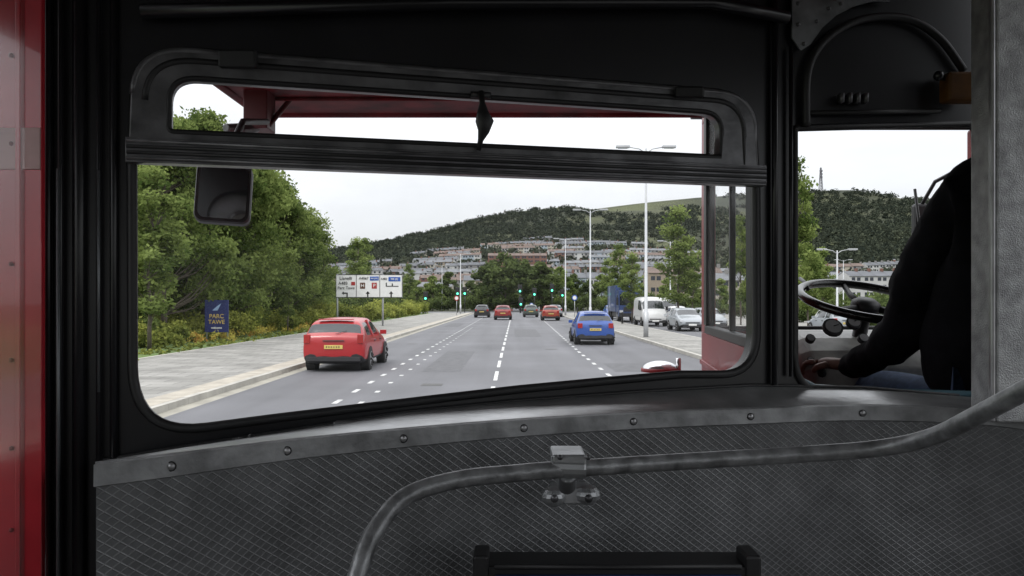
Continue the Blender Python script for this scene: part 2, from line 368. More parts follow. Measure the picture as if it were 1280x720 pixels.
def shrub_bed(name,pts,leafm,hmin,hmax,n=260,size=.09):
    cs=[];rs=[];tb=[]
    for (x,y) in pts:
        h=random.uniform(hmin,hmax)
        for k in range(3):
            cs.append((x+random.uniform(-.6,.6),y+random.uniform(-.6,.6),h*random.uniform(.3,.8))); rs.append(h*random.uniform(.3,.5)); tb.append(random.uniform(.15,.95))
    LV,LT=leafcloud(cs,rs,n,size,.9,tb); LV[:,2]=np.maximum(LV[:,2],.07)
    me=foliage_mesh(name,LV,LT,leafm); o=bpy.data.objects.new(name,me); COL.objects.link(o)
random.seed(9)
shrub_bed('shrubs',[(random.uniform(-17.5,-14.4),y) for y in np.arange(31,60,.62)],LG3,.7,1.6,n=320,size=.08)
shrub_bed('shrubs',[(random.uniform(-21,-16.5),y) for y in np.arange(28,75,1.0)],LG1,1.2,2.6,n=380,size=.10)
shrub_bed('hedge',[(random.uniform(-16,-13.0),y) for y in np.arange(60,124,1.0)],LG3,1.0,2.0,n=220,size=.12)
shrub_bed('hedge',[(random.uniform(-24,-17),y) for y in np.arange(60,126,1.2)],LG2,2.0,3.4,n=260,size=.14)
shrub_bed('hedge',[(x,random.uniform(150,156)) for x in np.arange(-45,60,1.6)],LG2,1.6,3.2,n=160,size=.2)
shrub_bed('shrubs',[(random.uniform(24,30),y) for y in np.arange(50,120,2.2)],LG2,1.2,2.2,n=200,size=.14)
FL=leafmat('flower_petals',(.4,.2,.05),(.55,.5,.12))
shrub_bed('flower_bed',[(random.uniform(-14.9,-13.3),y) for y in np.arange(36,58,1.1)],FL,.4,.8,n=46,size=.05)
# tufts along the verge edge
shrub_bed('grass_tufts',[(random.uniform(-14.2,-12.3),y) for y in np.arange(22,60,.25)],LG3,.12,.22,n=14,size=.06)

# ------------------------------------------------------------------ town on the hillside
WM=[mat('render_white',(.42,.42,.41),.8,0,.1,.2),mat('render_cream',(.36,.33,.27),.8,0,.1,.2),mat('stone_grey',(.19,.185,.18),.8,0,.1,.2),mat('brick_red',(.15,.075,.055),.8,0,.15,.2),mat('render_buff',(.26,.215,.165),.8,0,.1,.2),mat('render_pale_blue',(.28,.33,.37),.8,0,.1,.2)]
RM=[mat('slate_roof',(.085,.09,.1),.7,0,.2,.3),mat('tile_roof_brown',(.12,.085,.07),.8,0,.2,.3),mat('slate_roof_light',(.13,.135,.145),.7,0,.2,.3)]
M_win=mat('house_window',(.03,.035,.045),.15)
TM=WM+RM+[M_win]
def terrace(x,y,n,hw=5.8,dep=8,wh=5.4,ang=0,wset=None,z=None,name='terraced_houses',storeys=2):
    mb=MB(); wc=random.choice(range(6)) if random.random()<.4 else None; rm=6+random.choice([0,0,1,2])
    for i in range(n):
        ca,sa=math.cos(ang),math.sin(ang)
        hx,hy=x+i*hw*ca,y+i*hw*sa
        hz=(hgt(hx,hy) if z is None else z)
        T=Matrix.Translation((hx,hy,hz))@Matrix.Rotation(ang,4,'Z')
        wm=random.choice(wset) if wset else (wc if wc is not None else random.choice([0,0,0,1,1,2,2,3,4,5]))
        mb.box(0,hw,0,dep,-4,wh,wm,T)
        rh=2.1; vs=[T@Vector(p) for p in [(-.1,-.4,wh-.1),(hw+.1,-.4,wh-.1),(hw+.1,dep/2,wh+rh),(-.1,dep/2,wh+rh),(-.1,dep+.4,wh-.1),(hw+.1,dep+.4,wh-.1)]]
        mb.add(vs,[(0,1,2,3),(3,2,5,4)],rm)
        mb.add([T@Vector(p) for p in [(0,0,wh),(0,dep/2,wh+rh-.15),(0,dep,wh)]],[(0,1,2)],wm)
        mb.add([T@Vector(p) for p in [(hw,0,wh),(hw,dep/2,wh+rh-.15),(hw,dep,wh)]],[(0,2,1)],wm)
        mb.box(hw-.5,hw+.4,dep/2-.7,dep/2+.7,wh+rh-.8,wh+rh+1.1,3 if random.random()<.5 else 2,T)
        sh=wh/storeys
        for s_ in range(storeys):
            z0=s_*sh+sh*.33
            for wx in (.9,hw-2.2):
                if s_==0 and wx>1: mb.box(wx+.2,wx+1.1,-.05,0.02,.0,2.1,9,T)
                else: mb.box(wx,wx+1.4,-.05,.02,z0,z0+1.4,9,T)
        for wz in (1.2,3.6): mb.box(-.05,.02,dep*.4,dep*.4+1.1,wz,wz+1.2,9,T)
    return mb.build(name,TM)
TLx=[380,480,560,640,740,800,870,900,1140,1200]; TLy=[36,44,56,64,74,64,38,36,38,30]
random.seed(11)
towntrees_c=[];
for y in np.arange(440,980,25):
    lo,hi=-.26*y,.56*y; x=lo+random.uniform(0,20)
    while x<hi:
        u=x/y; el=(hgt(x,y)-2)/y*1000
        n=random.randint(3,8)
        topl=np.interp(u*1000+640,TLx,TLy)
        if el<topl*random.uniform(.8,1.12) and random.random()<(.8 if el<topl*.6 else .62) and el>14:
            terrace(x,y+random.uniform(-9,9),n,ang=random.uniform(-.25,.3),wh=random.choice([4.8,5.2,5.4,6.2]),hw=random.choice([5.2,5.8,6.6,8.5]))
            x+=n*6.2+random.uniform(5,34)
        else:
            towntrees_c.append((x,y)); x+=random.uniform(10,30)
terrace(-18,600,9,hw=4.9,dep=12,wh=12,wset=[3],name='brick_apartment_block',storeys=4,z=24)
terrace(-62,360,7,hw=5,dep=10,wh=8.5,wset=[0,1],name='apartment_block',storeys=3,z=0)
terrace(-20,330,6,hw=5,dep=10,wh=10.5,wset=[1,4],name='apartment_block',storeys=3,z=0)
terrace(14,310,8,hw=5,dep=10,wh=11,wset=[5,0],name='apartment_block',storeys=3,z=0)
terrace(46,270,5,hw=5,dep=10,wh=11.5,wset=[4],name='apartment_block',storeys=3,z=0)
terrace(52,230,5,hw=5.5,dep=10,wh=8,wset=[3,1],name='apartment_block',storeys=3,z=0)
terrace(-95,350,6,hw=5,dep=10,wh=10,wset=[1,0],name='apartment_block',storeys=3,z=0)
terrace(86,330,9,hw=5,dep=10,wh=9,wset=[0],name='apartment_block',storeys=3,z=0)
terrace(135,320,6,hw=5.2,dep=12,wh=12,wset=[0],name='white_office_building',storeys=4,z=0)
terrace(150,360,9,hw=5.2,dep=10,wh=8,wset=[0,1,2],name='apartment_block',storeys=3,z=0)
cs=[];rs=[];tb=[]
random.seed(4)
for k in range(12500):
    y=random.uniform(500,1495); x=random.uniform(-.3*y,.62*y); u=x/y*1000+640; el=(hgt(x,y)-2)/y*1000
    topl=np.interp(u,TLx,TLy)
    nse=math.sin(x*.011+2)*math.sin(y*.009+x*.004)+.4*math.sin(x*.05+y*.03)
    woods = el>topl*1.04 and (u<730 or nse>.15 or (u>985 and el<125) )
    if woods and random.random()<.66: pass
    elif el<=topl*1.04 and random.random()<.22: pass
    else: continue
    r=random.uniform(2.6,5.5) if el<=topl else random.uniform(3.5,6.5)
    cs.append((x,y,hgt(x,y)+r*.5)); rs.append(r); tb.append(random.uniform(.05,.5) if el>topl else random.uniform(.3,.95))
for (x,y) in towntrees_c:
    for k in range(3):
        r=random.uniform(2.8,5); xx=x+random.uniform(-12,14); yy=y+random.uniform(-8,8)
        cs.append((xx,yy,hgt(xx,yy)+r*.7)); rs.append(r); tb.append(random.uniform(.3,1))
print('crowns',len(cs))
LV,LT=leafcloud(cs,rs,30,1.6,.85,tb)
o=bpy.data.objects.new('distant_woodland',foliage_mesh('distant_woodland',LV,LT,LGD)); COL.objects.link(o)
cs=[];rs=[];tb=[]
for k in range(420):
    x=random.uniform(-130,180); y=random.uniform(200,440); r=random.uniform(2,4)
    if x/y>.24 and x/y<.34: continue
    cs.append((x,y,r*.7)); rs.append(r); tb.append(random.uniform(.2,1))
LV,LT=leafcloud(cs,rs,110,.7,.9,tb)
o=bpy.data.objects.new('distant_trees',foliage_mesh('distant_trees',LV,LT,LG2)); COL.objects.link(o)
mb=MB(); bx=.386*1490; bz=hgt(bx,1490)
for sx,sy in ((-1,-1),(1,-1),(1,1),(-1,1)): mb.tube([(bx+sx*3,1490+sy*3,bz-2),(bx+sx*.7,1490+sy*.7,bz+44)],.6,5)
for i in range(7):
    z=bz+i*6; k=3-2.3*(i*6/44)
    mb.tube([(bx-k,1490-k,z),(bx+k,1490-k,z+6)],.4,4); mb.tube([(bx+k,1490-k,z),(bx-k,1490-k,z+6)],.4,4)
for i in range(3): mb.box(bx-2.6,bx+2.6,1488,1489.4,bz+24+i*6,bz+27.5+i*6)
mb.build('radio_mast',[mat('mast_steel',(.12,.12,.13),.6)])

# ------------------------------------------------------------------ street furniture
def lamp(x,y,h=10,double=True):
    e=empty('street_lamp',(x,y,.1)); mb=MB()
    mb.tube([(0,0,0),(0,0,1.3),(0,0,1.32),(0,0,h)],[.13,.13,.085,.05],10); mb.build('column',[M_galv],True,e)
    for s in ((-1,1) if double else (1,)):
        mb=MB(); mb.tube([(0,0,h-.25),(s*.35,0,h-.02),(s*.9,0,h+.08)],[.035,.03,.03],6)
        mb.build('arm',[M_galv],True,e)
        mb=MB(); mb.box(s*.85 if s>0 else s*1.55,s*1.55 if s>0 else s*.85,-.14,.14,h+.03,h+.15,0); mb.box(min(s*.95,s*1.45),max(s*.95,s*1.45),-.1,.1,h,h+.028,1); mb.build('lantern',[M_galv,M_head],False,e,.03)
lamp(6.95,41.5,9.8); lamp(6.95,71,9.9); lamp(6.95,104,9.9); lamp(-7.6,118,8.8); lamp(19,96,9); lamp(25.2,62,5.8,True); lamp(33,160,9); lamp(-14,160,9); lamp(58,140,9)
M_green=mat('signal_green_lit',(.05,.6,.3),.3,emit=((.10,1,.5),3.5))
def signal(x,y,h=3.3):
    e=empty('traffic_light',(x,y,.05)); mb=MB(); mb.tube([(0,0,0),(0,0,h)],.06,8); mb.build('pole',[M_dark],True,e)
    mb=MB(); mb.box(-.36,.36,-.02,.02,h-.85,h+.55,0); mb.box(-.2,.2,-.2,-.02,h-.7,h+.42,0); 
    mb.build('signal_head',[M_blacktext],False,e,.02)
    for i,dz in enumerate((.24,-.13,-.5)):
        mb=MB(); mb.tube([(0,-.205,h+dz),(0,-.23,h+dz)],.155 if i==2 else .12,14); 
        mb.tube([(0,-.205,h+dz+.15),(0,-.36,h+dz+.15)],.03,5)
        mb.build('lens_%d'%i,[M_green if i==2 else M_dark],False,e)
for px,yy,hh in [(572,128,3.6),(581,127,3.6),(650,129,4.0),(668,131,3.5),(651,127,1.9),(690,128,4.1),(703,140,3.4),(532,120,2.8)]:
    signal((px-640)/1000*yy,yy,hh)
def text(body,x,z,size,m,parent,y=-.06,align='CENTER'):
    c=bpy.data.curves.new('lettering','FONT'); c.body=body; c.size=size; c.align_x=align; c.align_y='CENTER'; c.extrude=.004; c.offset=.002
    o=bpy.data.objects.new('lettering',c); COL.objects.link(o); o.parent=parent; o.location=(x,y,z); o.rotation_euler=(math.pi/2,0,0); c.materials.append(m); return o
Ys=60; e=empty('direction_sign',((461.5-640)/1000*Ys,Ys,.06))
mb=MB(); 
for px in (-2.42,1.0): mb.tube([(px,.12,0),(px,.12,3.95)],.075,8)
mb.build('posts',[M_galv],True,e)
zt,zb=2+(376-343)*.06,2+(376-372)*.06
mb=MB(); mb.box(-2.5,2.5,-.03,.03,zb-.06,zt-.06,0); mb.build('board',[M_white],False,e)
mb=MB()
for (a,b_,c,d) in ((-2.5,2.5,zb-.06,zb-.02),(-2.5,2.5,zt-.1,zt-.06),(-2.5,-2.46,zb,zt-.1),(2.46,2.5,zb,zt-.1),(-.98,-.94,zb,zt-.1),(.78,.82,zb,zt-.1)): mb.box(a,b_,-.045,-.031,c,d)
def arrow(x,z,kind):
    w=.05
    mb.box(x-w,x+w,-.045,-.031,z-.22,z+.05)
    if kind=='L':
        mb.box(x-.25,x+w,-.045,-.031,z+.0501,z+.14); mb.add([(x-.25,-.045,z+.22),(x-.4,-.045,z+.095),(x-.25,-.045,z-.03)],[(0,1,2)])
    else: mb.add([(x-.16,-.045,z+.05),(x+.16,-.045,z+.05),(x,-.045,z+.25)],[(0,1,2)])
arrow(-1.65,2.42,'L'); arrow(-.1,2.42,'U'); arrow(1.65,2.42,'U')
mb.build('border_and_arrows',[M_blacktext],False,e)
text('Llanelli',-1.75,3.62,.34,M_blacktext,e); text('A483',-1.95,3.25,.32,M_blacktext,e); text('Parc Tawe',-1.72,2.9,.30,M_blacktext,e)
text('A4067',-.4,3.62,.27,M_blacktext,e)
M_sblue=mat('sign_blue',(.02,.09,.38),.4); M_sred=mat('sign_red',(.35,.03,.03),.4); M_sbrown=mat('sign_brown',(.1,.04,.02),.4)
mb=MB(); mb.box(.06,.72,-.045,-.031,3.46,3.76,0); mb.box(1.45,2.35,-.045,-.031,3.4,3.72,0); mb.box(-1.35,-1.05,-.045,-.031,3.1,3.36,1); mb.box(-.68,-.3,-.045,-.031,2.85,3.3,2); mb.box(.2,.58,-.045,-.031,2.85,3.3,1)
mb.build('panels',[M_sblue,M_sred,M_sbrown,M_blacktext],False,e)
mb=MB(); mb.box(1.25,2.2,-.045,-.031,3.0,3.06,0); mb.box(1.25,1.33,-.045,-.031,3.061,3.3,0); mb.box(1.7,1.78,-.045,-.031,3.061,3.25,0); mb.build('junction_symbol',[M_blacktext],False,e)
text('M4 (W)',.39,3.61,.16,M_white,e); text('A483',1.12,3.58,.22,M_blacktext,e); text('M4 (E)',1.9,3.56,.2,M_white,e); text('P',.39,3.07,.36,M_white,e,y=-.062); text('H',-.49,3.07,.36,M_white,e,y=-.062)
e=empty('blue_information_sign',((271-640)/1000*38,38,.06)); mb=MB()
mb.tube([(-.5,.04,0),(-.5,.04,1.95)],.04,8); mb.tube([(.5,.04,0),(.5,.04,1.95)],.04,8); mb.build('posts',[M_galv],True,e)
mb=MB(); mb.box(-.56,.56,-.03,.03,.45,1.98); mb.build('board',[mat('navy_panel',(.014,.022,.11),.4)],False,e)
M_yel=mat('yellow_lettering',(.5,.36,.1),.5)
text('PARC',0,1.2,.28,M_yel,e,-.04); text('TAWE',0,.93,.28,M_yel,e,-.04); mb=MB(); mb.add([(-.2,-.04,1.48),(.05,-.04,1.48),(.22,-.04,1.82),(.0,-.04,1.66)],[(0,1,2,3)]); mb.build('logo',[mat('pale_blue_logo',(.25,.35,.55),.5)],False,e)
text('welcome',0,.66,.14,M_white,e,-.04)
def smallsign(x,y,h,c,name='traffic_sign'):
    e=empty(name,(x,y,.05)); mb=MB(); mb.tube([(0,0,0),(0,0,h)],.04,6); mb.build('pole',[M_galv],True,e)
    mb=MB(); mb.tube([(0,-.05,h-.3),(0,-.075,h-.3)],.32,18,0); mb.tube([(0,-.076,h-.3),(0,-.08,h-.3)],.22,18,1); mb.build('plate',[M_sblue if c else M_sred,M_white],False,e)
smallsign(7.2,92,2.6,1); smallsign(-7.2,104,2.6,0); smallsign(3.2,131,1.6,1)
for i in range(6):
    mb=MB(); x,y=9.1,66+i*9
    mb.tube([(x,y,.1),(x,y,.95),(x,y,1.0),(x,y,1.08)],[.08,.08,.1,.05],8); mb.build('bollard',[M_dark],True)

# ------------------------------------------------------------------ vehicles
KIND={
'hatch':dict(L=4.2,W=1.78,st=[(0,.38,.80,.84,.86,.78),(.05,.28,.93,.98,.95,.82),(.12,.22,.98,1.05,.98,.82),(.34,.2,.99,1.36,1,.72),(.48,.2,.99,1.46,1,.70),(1.2,.2,.97,1.52,1,.70),(2.0,.2,.95,1.52,1,.70),(2.35,.2,.94,1.47,1,.68),(3.1,.2,.93,1.0,.98,.8),(3.7,.22,.84,.9,.95,.76),(4.08,.28,.70,.74,.86,.7),(4.2,.36,.56,.6,.74,.6)],side=(4,7),pill=[5],rear=2,front=7,wh=(.7,3.4),r=.32),
'estate':dict(L=4.4,W=1.8,st=[(0,.38,.84,.88,.88,.78),(.05,.28,.95,1.0,.96,.82),(.10,.22,.98,1.05,.98,.83),(.30,.2,1.0,1.38,1,.75),(.46,.2,1.0,1.46,1,.72),(1.4,.2,.97,1.50,1,.70),(2.1,.2,.95,1.49,1,.69),(2.45,.2,.94,1.45,1,.67),(3.2,.2,.93,.99,.98,.8),(3.9,.22,.82,.88,.95,.76),(4.28,.28,.68,.72,.86,.7),(4.4,.36,.56,.6,.74,.6)],side=(4,7),pill=[5],rear=2,front=7,wh=(.82,3.55),r=.32),
'van':dict(L=5.2,W=2.0,st=[(0,.45,1.2,2.15,.95,.86),(.06,.35,1.2,2.25,.98,.88),(.5,.3,1.2,2.3,1,.9),(1.5,.3,1.2,2.32,1,.9),(2.6,.3,1.2,2.3,1,.9),(3.5,.3,1.2,2.25,1,.86),(3.9,.3,1.2,2.1,1,.82),(4.55,.3,1.15,1.28,.98,.84),(4.95,.32,.95,1.02,.93,.8),(5.15,.38,.75,.8,.85,.72),(5.2,.42,.6,.64,.8,.66)],side=(4,6),pill=[],rear=-1,front=6,wh=(.95,4.3),r=.35),
}
def vehicle(name,kind,paint,x,y,away=True):
    k=KIND[kind]; W2=k['W']/2; L_=k['L']
    e=empty(name,(x,y,.01),0 if away else math.pi)
    rings=[]
    for (yy,zb_,be,tp,wb,wr) in k['st']:
        half=[(0,zb_),(W2*wb*.86,zb_),(W2*wb*.98,zb_+.1),(W2*wb,(zb_+be)*.52),(W2*wb*.955,be),(W2*wr*1.03,tp-max(.02,(tp-be)*.1)),(W2*wr*.88,tp-.01),(0,tp+.015)]
        ring=[(a,yy,z) for a,z in half]+[(-a,yy,z) for a,z in half[-2:0:-1]]
        rings.append(ring)
    n=len(rings[0]); mb=MB(); vs=[v for r in rings for v in r]
    mb.v=[tuple(v) for v in vs]
    for i in range(len(rings)-1):
        for j in range(n):
            jj=(j+1)%n; row=j if j<7 else (n-1-j)
            f=(i*n+j,i*n+jj,(i+1)*n+jj,(i+1)*n+j); mi=0
            if row==4 and k['side'][0]<=i<k['side'][1] : mi=1
            if i in(k['rear'],k['front']) and row in (5,6): mi=1
            if row in(0,1): mi=2
            mb.f.append(f[::-1]); mb.m.append(mi)
    mb.f.append(tuple(range(n))); mb.m.append(0); mb.f.append(tuple((len(rings)-1)*n+q for q in range(n))[::-1]); mb.m.append(0)
    mb.build('body',[paint,M_glassd,M_dark],True,e,subsurf=2)
    mb=MB()
    for pi in k['pill']:
        yy,zb_,be,tp,wb,wr=k['st'][pi]
        for s in (-1,1): mb.tube([(s*W2*wb*.96,yy,be-.02),(s*W2*wr*1.045,yy,tp-.07)],.035,6,0)
    be0=k['st'][1]
    mb.box(-W2*.84,W2*.84,-.045,.05,.3,.42,1)
    mb.box(-W2*.72,W2*.72,L_-.06,L_+.03,.28,.46,1)
    if kind!='van':
        mb.box(-.3,.3,-.03,.02,.86,.885,1)
        mb.tube([(0.05,.06,1.06),(.35,.12,1.15)],.009,5,1)
        mb.box(-W2*.55,W2*.55,.28,.44,1.45,1.475,0)
    for s in (-1,1):
        yc=k['st'][k['front']+1][0]-.35
        a,b_=sorted((s*(W2-.06),s*(W2+.13)))
        mb.box(a,b_,yc-.05,yc+.07,be0[2]+.0 if kind!='van' else 1.25,be0[2]+.13 if kind!='van' else 1.55,0 if kind!='van' else 1)
        for hy in (k['wh'][0]+.75,k['wh'][0]+1.7): mb.box(min(s*(W2-.03),s*(W2+.008)),max(s*(W2-.03),s*(W2+.008)),hy,hy+.17,.80,.83,1)
    mb.build('trim',[paint,M_dark],False,e,.012)
    mb=MB()
    for s in (-1,1):
        a,b_=sorted((s*W2*.66,s*W2*.9))
        if kind=='van': mb.box(*sorted((s*W2*.82,s*W2*.95)),-.02,.06,.9,1.4,0)
        elif kind=='estate':
            mb.box(*sorted((s*W2*.74,s*W2*.93)),-.004,.16,.80,1.04,0)
        else: mb.box(a,b_,-.008,.14,.76,.98,0)
        a,b_=sorted((s*W2*.62,s*W2*.9))
        mb.box(a,b_,L_-.22,L_-.06,.6 if kind!='van' else .78,.73 if kind!='van' else .98,1)
    mb.box(-.26,.26,-.055 if kind=='van' else -.02,.0,.64,.75,2); mb.box(-.26,.26,L_,L_+.045,.38,.49,3)
    for q in range(6): mb.box(-.21+q*.07,-.175+q*.07,-.0565 if kind=='van' else -.0215,-.01,.67,.72,4)
    mb.box(-.45,.45,L_-.04,L_+.01,.53,.6,4)
    mb.build('lights_and_plates',[M_tail,M_head,M_plateY,M_plateW,M_dark],False,e,.008)
    for i,wy in enumerate(k['wh']):
        for s in (-1,1):
            mb=MB(); r=k['r']; X=s*W2
            mb.tube([(X-s*.25,wy,r),(X+s*.004,wy,r)],r*1.13,24,0)
            mb.tube([(X-s*.2,wy,r),(X-s*.02,wy,r),(X+s*.012,wy,r),(X+s*.02,wy,r)],[r,r,r*.96,r*.72],24,0)
            mb.tube([(X+s*.02,wy,r),(X+s*.026,wy,r)],[r*.68,r*.62],20,1)
            for q in range(5):
                t=q*1.2566; mb.tube([(X+s*.028,wy+math.cos(t+.63)*r*.28,r+math.sin(t+.63)*r*.28),(X+s*.028,wy+math.cos(t+.63)*r*.6,r+math.sin(t+.63)*r*.6)],.04,5,0)
            mb.build('wheel_%d%s'%(i,'l' if s<0 else 'r'),[M_tyre,M_rim],False,e)
    return e
def paintm(n,c): return mat(n,c,.3,0,.04,2,coat=.35)
P_red=paintm('car_red',(.33,.012,.016)); P_blue=paintm('car_blue',(.022,.07,.28)); P_black=paintm('car_black',(.015,.015,.018)); P_dred=paintm('car_dark_red',(.22,.02,.018)); P_silver=paintm('car_silver',(.26,.28,.30)); P_white=paintm('car_white',(.5,.5,.5)); P_green=paintm('car_green',(.05,.07,.06)); P_orange=paintm('car_orange',(.26,.035,.015))
vehicle('red_estate_car','estate',P_red,-5.0,22.4)
vehicle('blue_hatchback_car','hatch',P_blue,3.76,36.0)
vehicle('black_car','hatch',P_black,-3.6,95)
vehicle('red_car','hatch',P_dred,-.95,83)
vehicle('green_car','hatch',P_green,2.3,97)
vehicle('dark_red_car','hatch',P_orange,3.9,80)
vehicle('silver_car','estate',P_silver,5.3,98)
vehicle('silver_car','hatch',P_silver,11.7,56,False)
vehicle('white_van','van',P_white,11.1,67,False)
vehicle('silver_car','estate',P_silver,14.2,60,False)
vehicle('white_car','hatch',P_white,14.5,72,False)
vehicle('white_van','van',P_white,15.4,82,False)
vehicle('blue_car','hatch',P_blue,11.3,92,False)
for i,(x,y,p) in enumerate([(17.8,46,P_silver),(18.5,51,P_white),(23,58,P_silver),(26,62,P_blue),(29,66,P_white),(32,70,P_silver),(35,75,P_black)]):
    vehicle('parked_car','hatch',p,x+1.5,y,i%2==0)
e=empty('blue_lorry',(11.0,82,.01),math.pi); mb=MB(); P_navy=paintm('lorry_blue',(.035,.06,.16))
mb.box(-1.2,1.2,0,6.2,.95,3.45,0); mb.box(-1.15,1.15,6.35,8.1,.55,2.95,0); mb.box(-1.0,1.0,0,8,.5,.9,1)
mb.box(-1.05,1.05,8.1,8.13,1.6,2.6,2); mb.box(-1.1,1.1,8.1,8.16,.5,.85,1); mb.box(-.7,.7,8.1,8.14,1.0,1.4,1)
for s in (-1,1): mb.box(min(s*.75,s*1.08),max(s*.75,s*1.08),8.1,8.17,.9,1.12,3); mb.box(min(s*1.16,s*1.35),max(s*1.16,s*1.35),7.9,8.0,1.6,2.3,1); mb.box(min(s*1.15,s*1.165),max(s*1.15,s*1.165),6.9,7.8,1.7,2.5,2)
mb.build('body',[P_navy,M_dark,M_glassd,M_head],False,e,.05)
for wy in (1.5,7.2):
    for s in (-1,1):
        mb=MB(); mb.tube([(s*.85,wy,.5),(s*1.17,wy,.5)],.5,20,0); mb.tube([(s*1.171,wy,.5),(s*1.18,wy,.5)],.27,14,1); mb.build('wheel',[M_tyre,M_rim],False,e)

# ================================================================== BUS
BUS=empty('double_decker_bus')
K=.238; cn=math.sqrt(1+K*K); tX,tY=1/cn,K/cn
def bY(px): return 1.391/(1-K*(px-640)/1000)
def bp(px,py):
    Y=bY(px); return ((px-640)/1000*Y/tX, 2+(376-py)/1000*Y)
MBULK=Matrix(((tX,0,tY,0),(tY,0,-tX,1.391),(0,1,0,0),(0,0,0,1)))
def rnd(poly):
    P=[(Vector(bp(a,b)),r) for a,b,r in poly]; out=[]
    for i,(p,r) in enumerate(P):
        if r<=0: out.append(tuple(p)); continue
        a=P[i-1][0]-p; b=P[(i+1)%len(P)][0]-p
        ra=min(r,a.length*.49); rb=min(r,b.length*.49)
        A=p+a.normalized()*ra; B=p+b.normalized()*rb
        for t in np.linspace(0,1,11):
            q=A*(1-t)**2+p*2*t*(1-t)+B*t*t; out.append(tuple(q))
    return out
def plate(name,outlines,half,m,off=0,bev=.0):
    c=bpy.data.curves.new(name,'CURVE'); c.dimensions='2D'; c.fill_mode='BOTH'; c.extrude=half; c.bevel_depth=bev
    for o_ in outlines:
        s=c.splines.new('POLY'); s.points.add(len(o_)-1)
        for i,(a,b) in enumerate(o_): s.points[i].co=(a,b,0,1)
        s.use_cyclic_u=True
    c.materials.append(m)
    o=bpy.data.objects.new(name,c); COL.objects.link(o)
    o.matrix_world=MBULK@Matrix.Translation((0,0,off)); o.parent=BUS
    return o
def W3(s,z,off=0): return MBULK@Vector((s,z,off))
def ringtube(name,outl,r,off,m,closed=True):
    mb=MB(); mb.tube([W3(s,z,off) for s,z in outl],r,8,0,closed=closed); return mb.build(name,[m],True,BUS)
hole=[(170,60,.085),(938,119,.075),(945,230,0),(946,468,.08),(850,468,0),(750,477,0),(650,486.5,0),(550,498,0),(450,510,0),(350,522,0),(166,546,.11),(165,205,0)]
holeR=rnd(hole)
cabh=[(993,160,.008),(1260,153,.0),(1262,499,0),(1120,497,0),(993,489,.07)]
cabR=rnd(cabh)
outer=[bp(22,-160),bp(30,-30),bp(40,20),bp(46,80),bp(48,300),bp(47,720),(bp(47,720)[0],.9),(1.9,.9),(1.9,2.9)]
plate('bulkhead',[outer,holeR,cabR],.018,M_black,-.02)
ringtube('window_seal',holeR,.008,.0,M_blackmat)
ringtube('cab_window_seal',cabR,.007,.0,M_blackmat)
ringtube('corner_beading',[bp(30,-30),bp(40,20),bp(46,80),bp(48,300),bp(47,700)],.006,.004,M_blackmat,False)
vout=rnd([(171,62,.083),(937,121,.073),(941,214,0),(166,180,0)])
vin=rnd([(213,99,.042),(899,143,.045),(896,198,0),(213,167,.008)])
plate('vent_frame',[vout,vin],.010,M_rubframe,.004,.003)
vm=rnd([(186,76,.07),(924,131,.06),(925,215,0),(182,182,0)])
ringtube('vent_bead',vm[:24],.006,.014,M_blackmat,False)
ringtube('vent_inner_bead',vin,.005,.014,M_blackmat)
ringtube('vent_outer_bead',vout[:24],.006,.012,M_rubframe,False)
plate('transom_bar',[[bp(163,176.5),bp(948,211),bp(948,233),bp(163,204)]],.012,M_rubframe,.012,.002)
for k_,mm_ in ((.12,M_rubframe),(.36,M_blackmat),(.62,M_blackmat),(.88,M_rubframe)):
    a=Vector(bp(163,176.5)).lerp(Vector(bp(163,204)),k_); b_=Vector(bp(948,211)).lerp(Vector(bp(948,233)),k_)
    ringtube('transom_rib',[tuple(a),tuple(b_)],.003,.026,mm_,False)
mb=MB(); q=lambda px,py,o_: W3(*bp(px,py),o_)
mb.tube([q(597,120,.03),q(598,135,.035),q(598,147,.038),q(600,158,.04),q(599,170,.038),q(596,180,.034),q(594,192,.03)],[.005,.005,.010,.016,.010,.005,.004],10); 
mb.tube([q(586,122,.02),q(610,123,.02)],.006,8)
mb.build('vent_catch',[M_blackmat],True,BUS)
mb=MB(); mb.box(-.03,.03,-.014,.0,-.014,.014,0,Matrix.Translation(q(301,80,.02))); mb.box(-.012,.04,-.014,.0,-.010,.010,0,Matrix.Translation(q(845,120,.02))); mb.build('frame_clip',[M_blackmat],False,BUS,.004)
plate('front_window_glass',[rnd(hole)],.0015,M_glass,-.02)
mb=MB()
for px,wd,of in ((62,.006,.012),(78,.004,.016),(100,.010,.010),(125,.004,.014),(143,.006,.01)):
    s0=bp(px,300)[0]; mb.tube([W3(s0,1.3,of-.006),W3(s0,2.9,of-.006)],wd,8,0)
mb.build('pillar_mouldings',[M_black],True,BUS)
s1=bp(126,300)[0]; mb=MB(); 
mb.tube([W3(s1,1.86,.012),W3(s1,2.2,.012)],.0022,6,0); s2=bp(77,300)[0]; mb.tube([W3(s2,1.5,.016),W3(s2,2.2,.016)],.003,6,0); mb.build('pillar_highlight_lines',[mat('painted_highlight_grey',(.16,.17,.18),.35,.5)],True,BUS)  # grey lines stand in for highlights along the black pillar mouldings
mb=MB()
mb.tube([q(180,20,.02),q(560,12,.03),q(880,10,.03),q(975,28,.025)],.012,8); mb.tube([q(520,2,.05),q(700,0,.055),q(900,4,.05)],.014,8)
mb.tube([q(965,-40,.01),q(965,480,.01)],.006,8); mb.tube([q(985,60,.01),q(985,470,.01)],.004,8)
mb.build('header_mouldings',[M_black],True,BUS)
pts=[bp(985,-12),bp(1108,-12),bp(1106,6),bp(1085,5),bp(1062,11),bp(1040,22),bp(1022,38),bp(1008,58),bp(996,66),bp(985,50)]
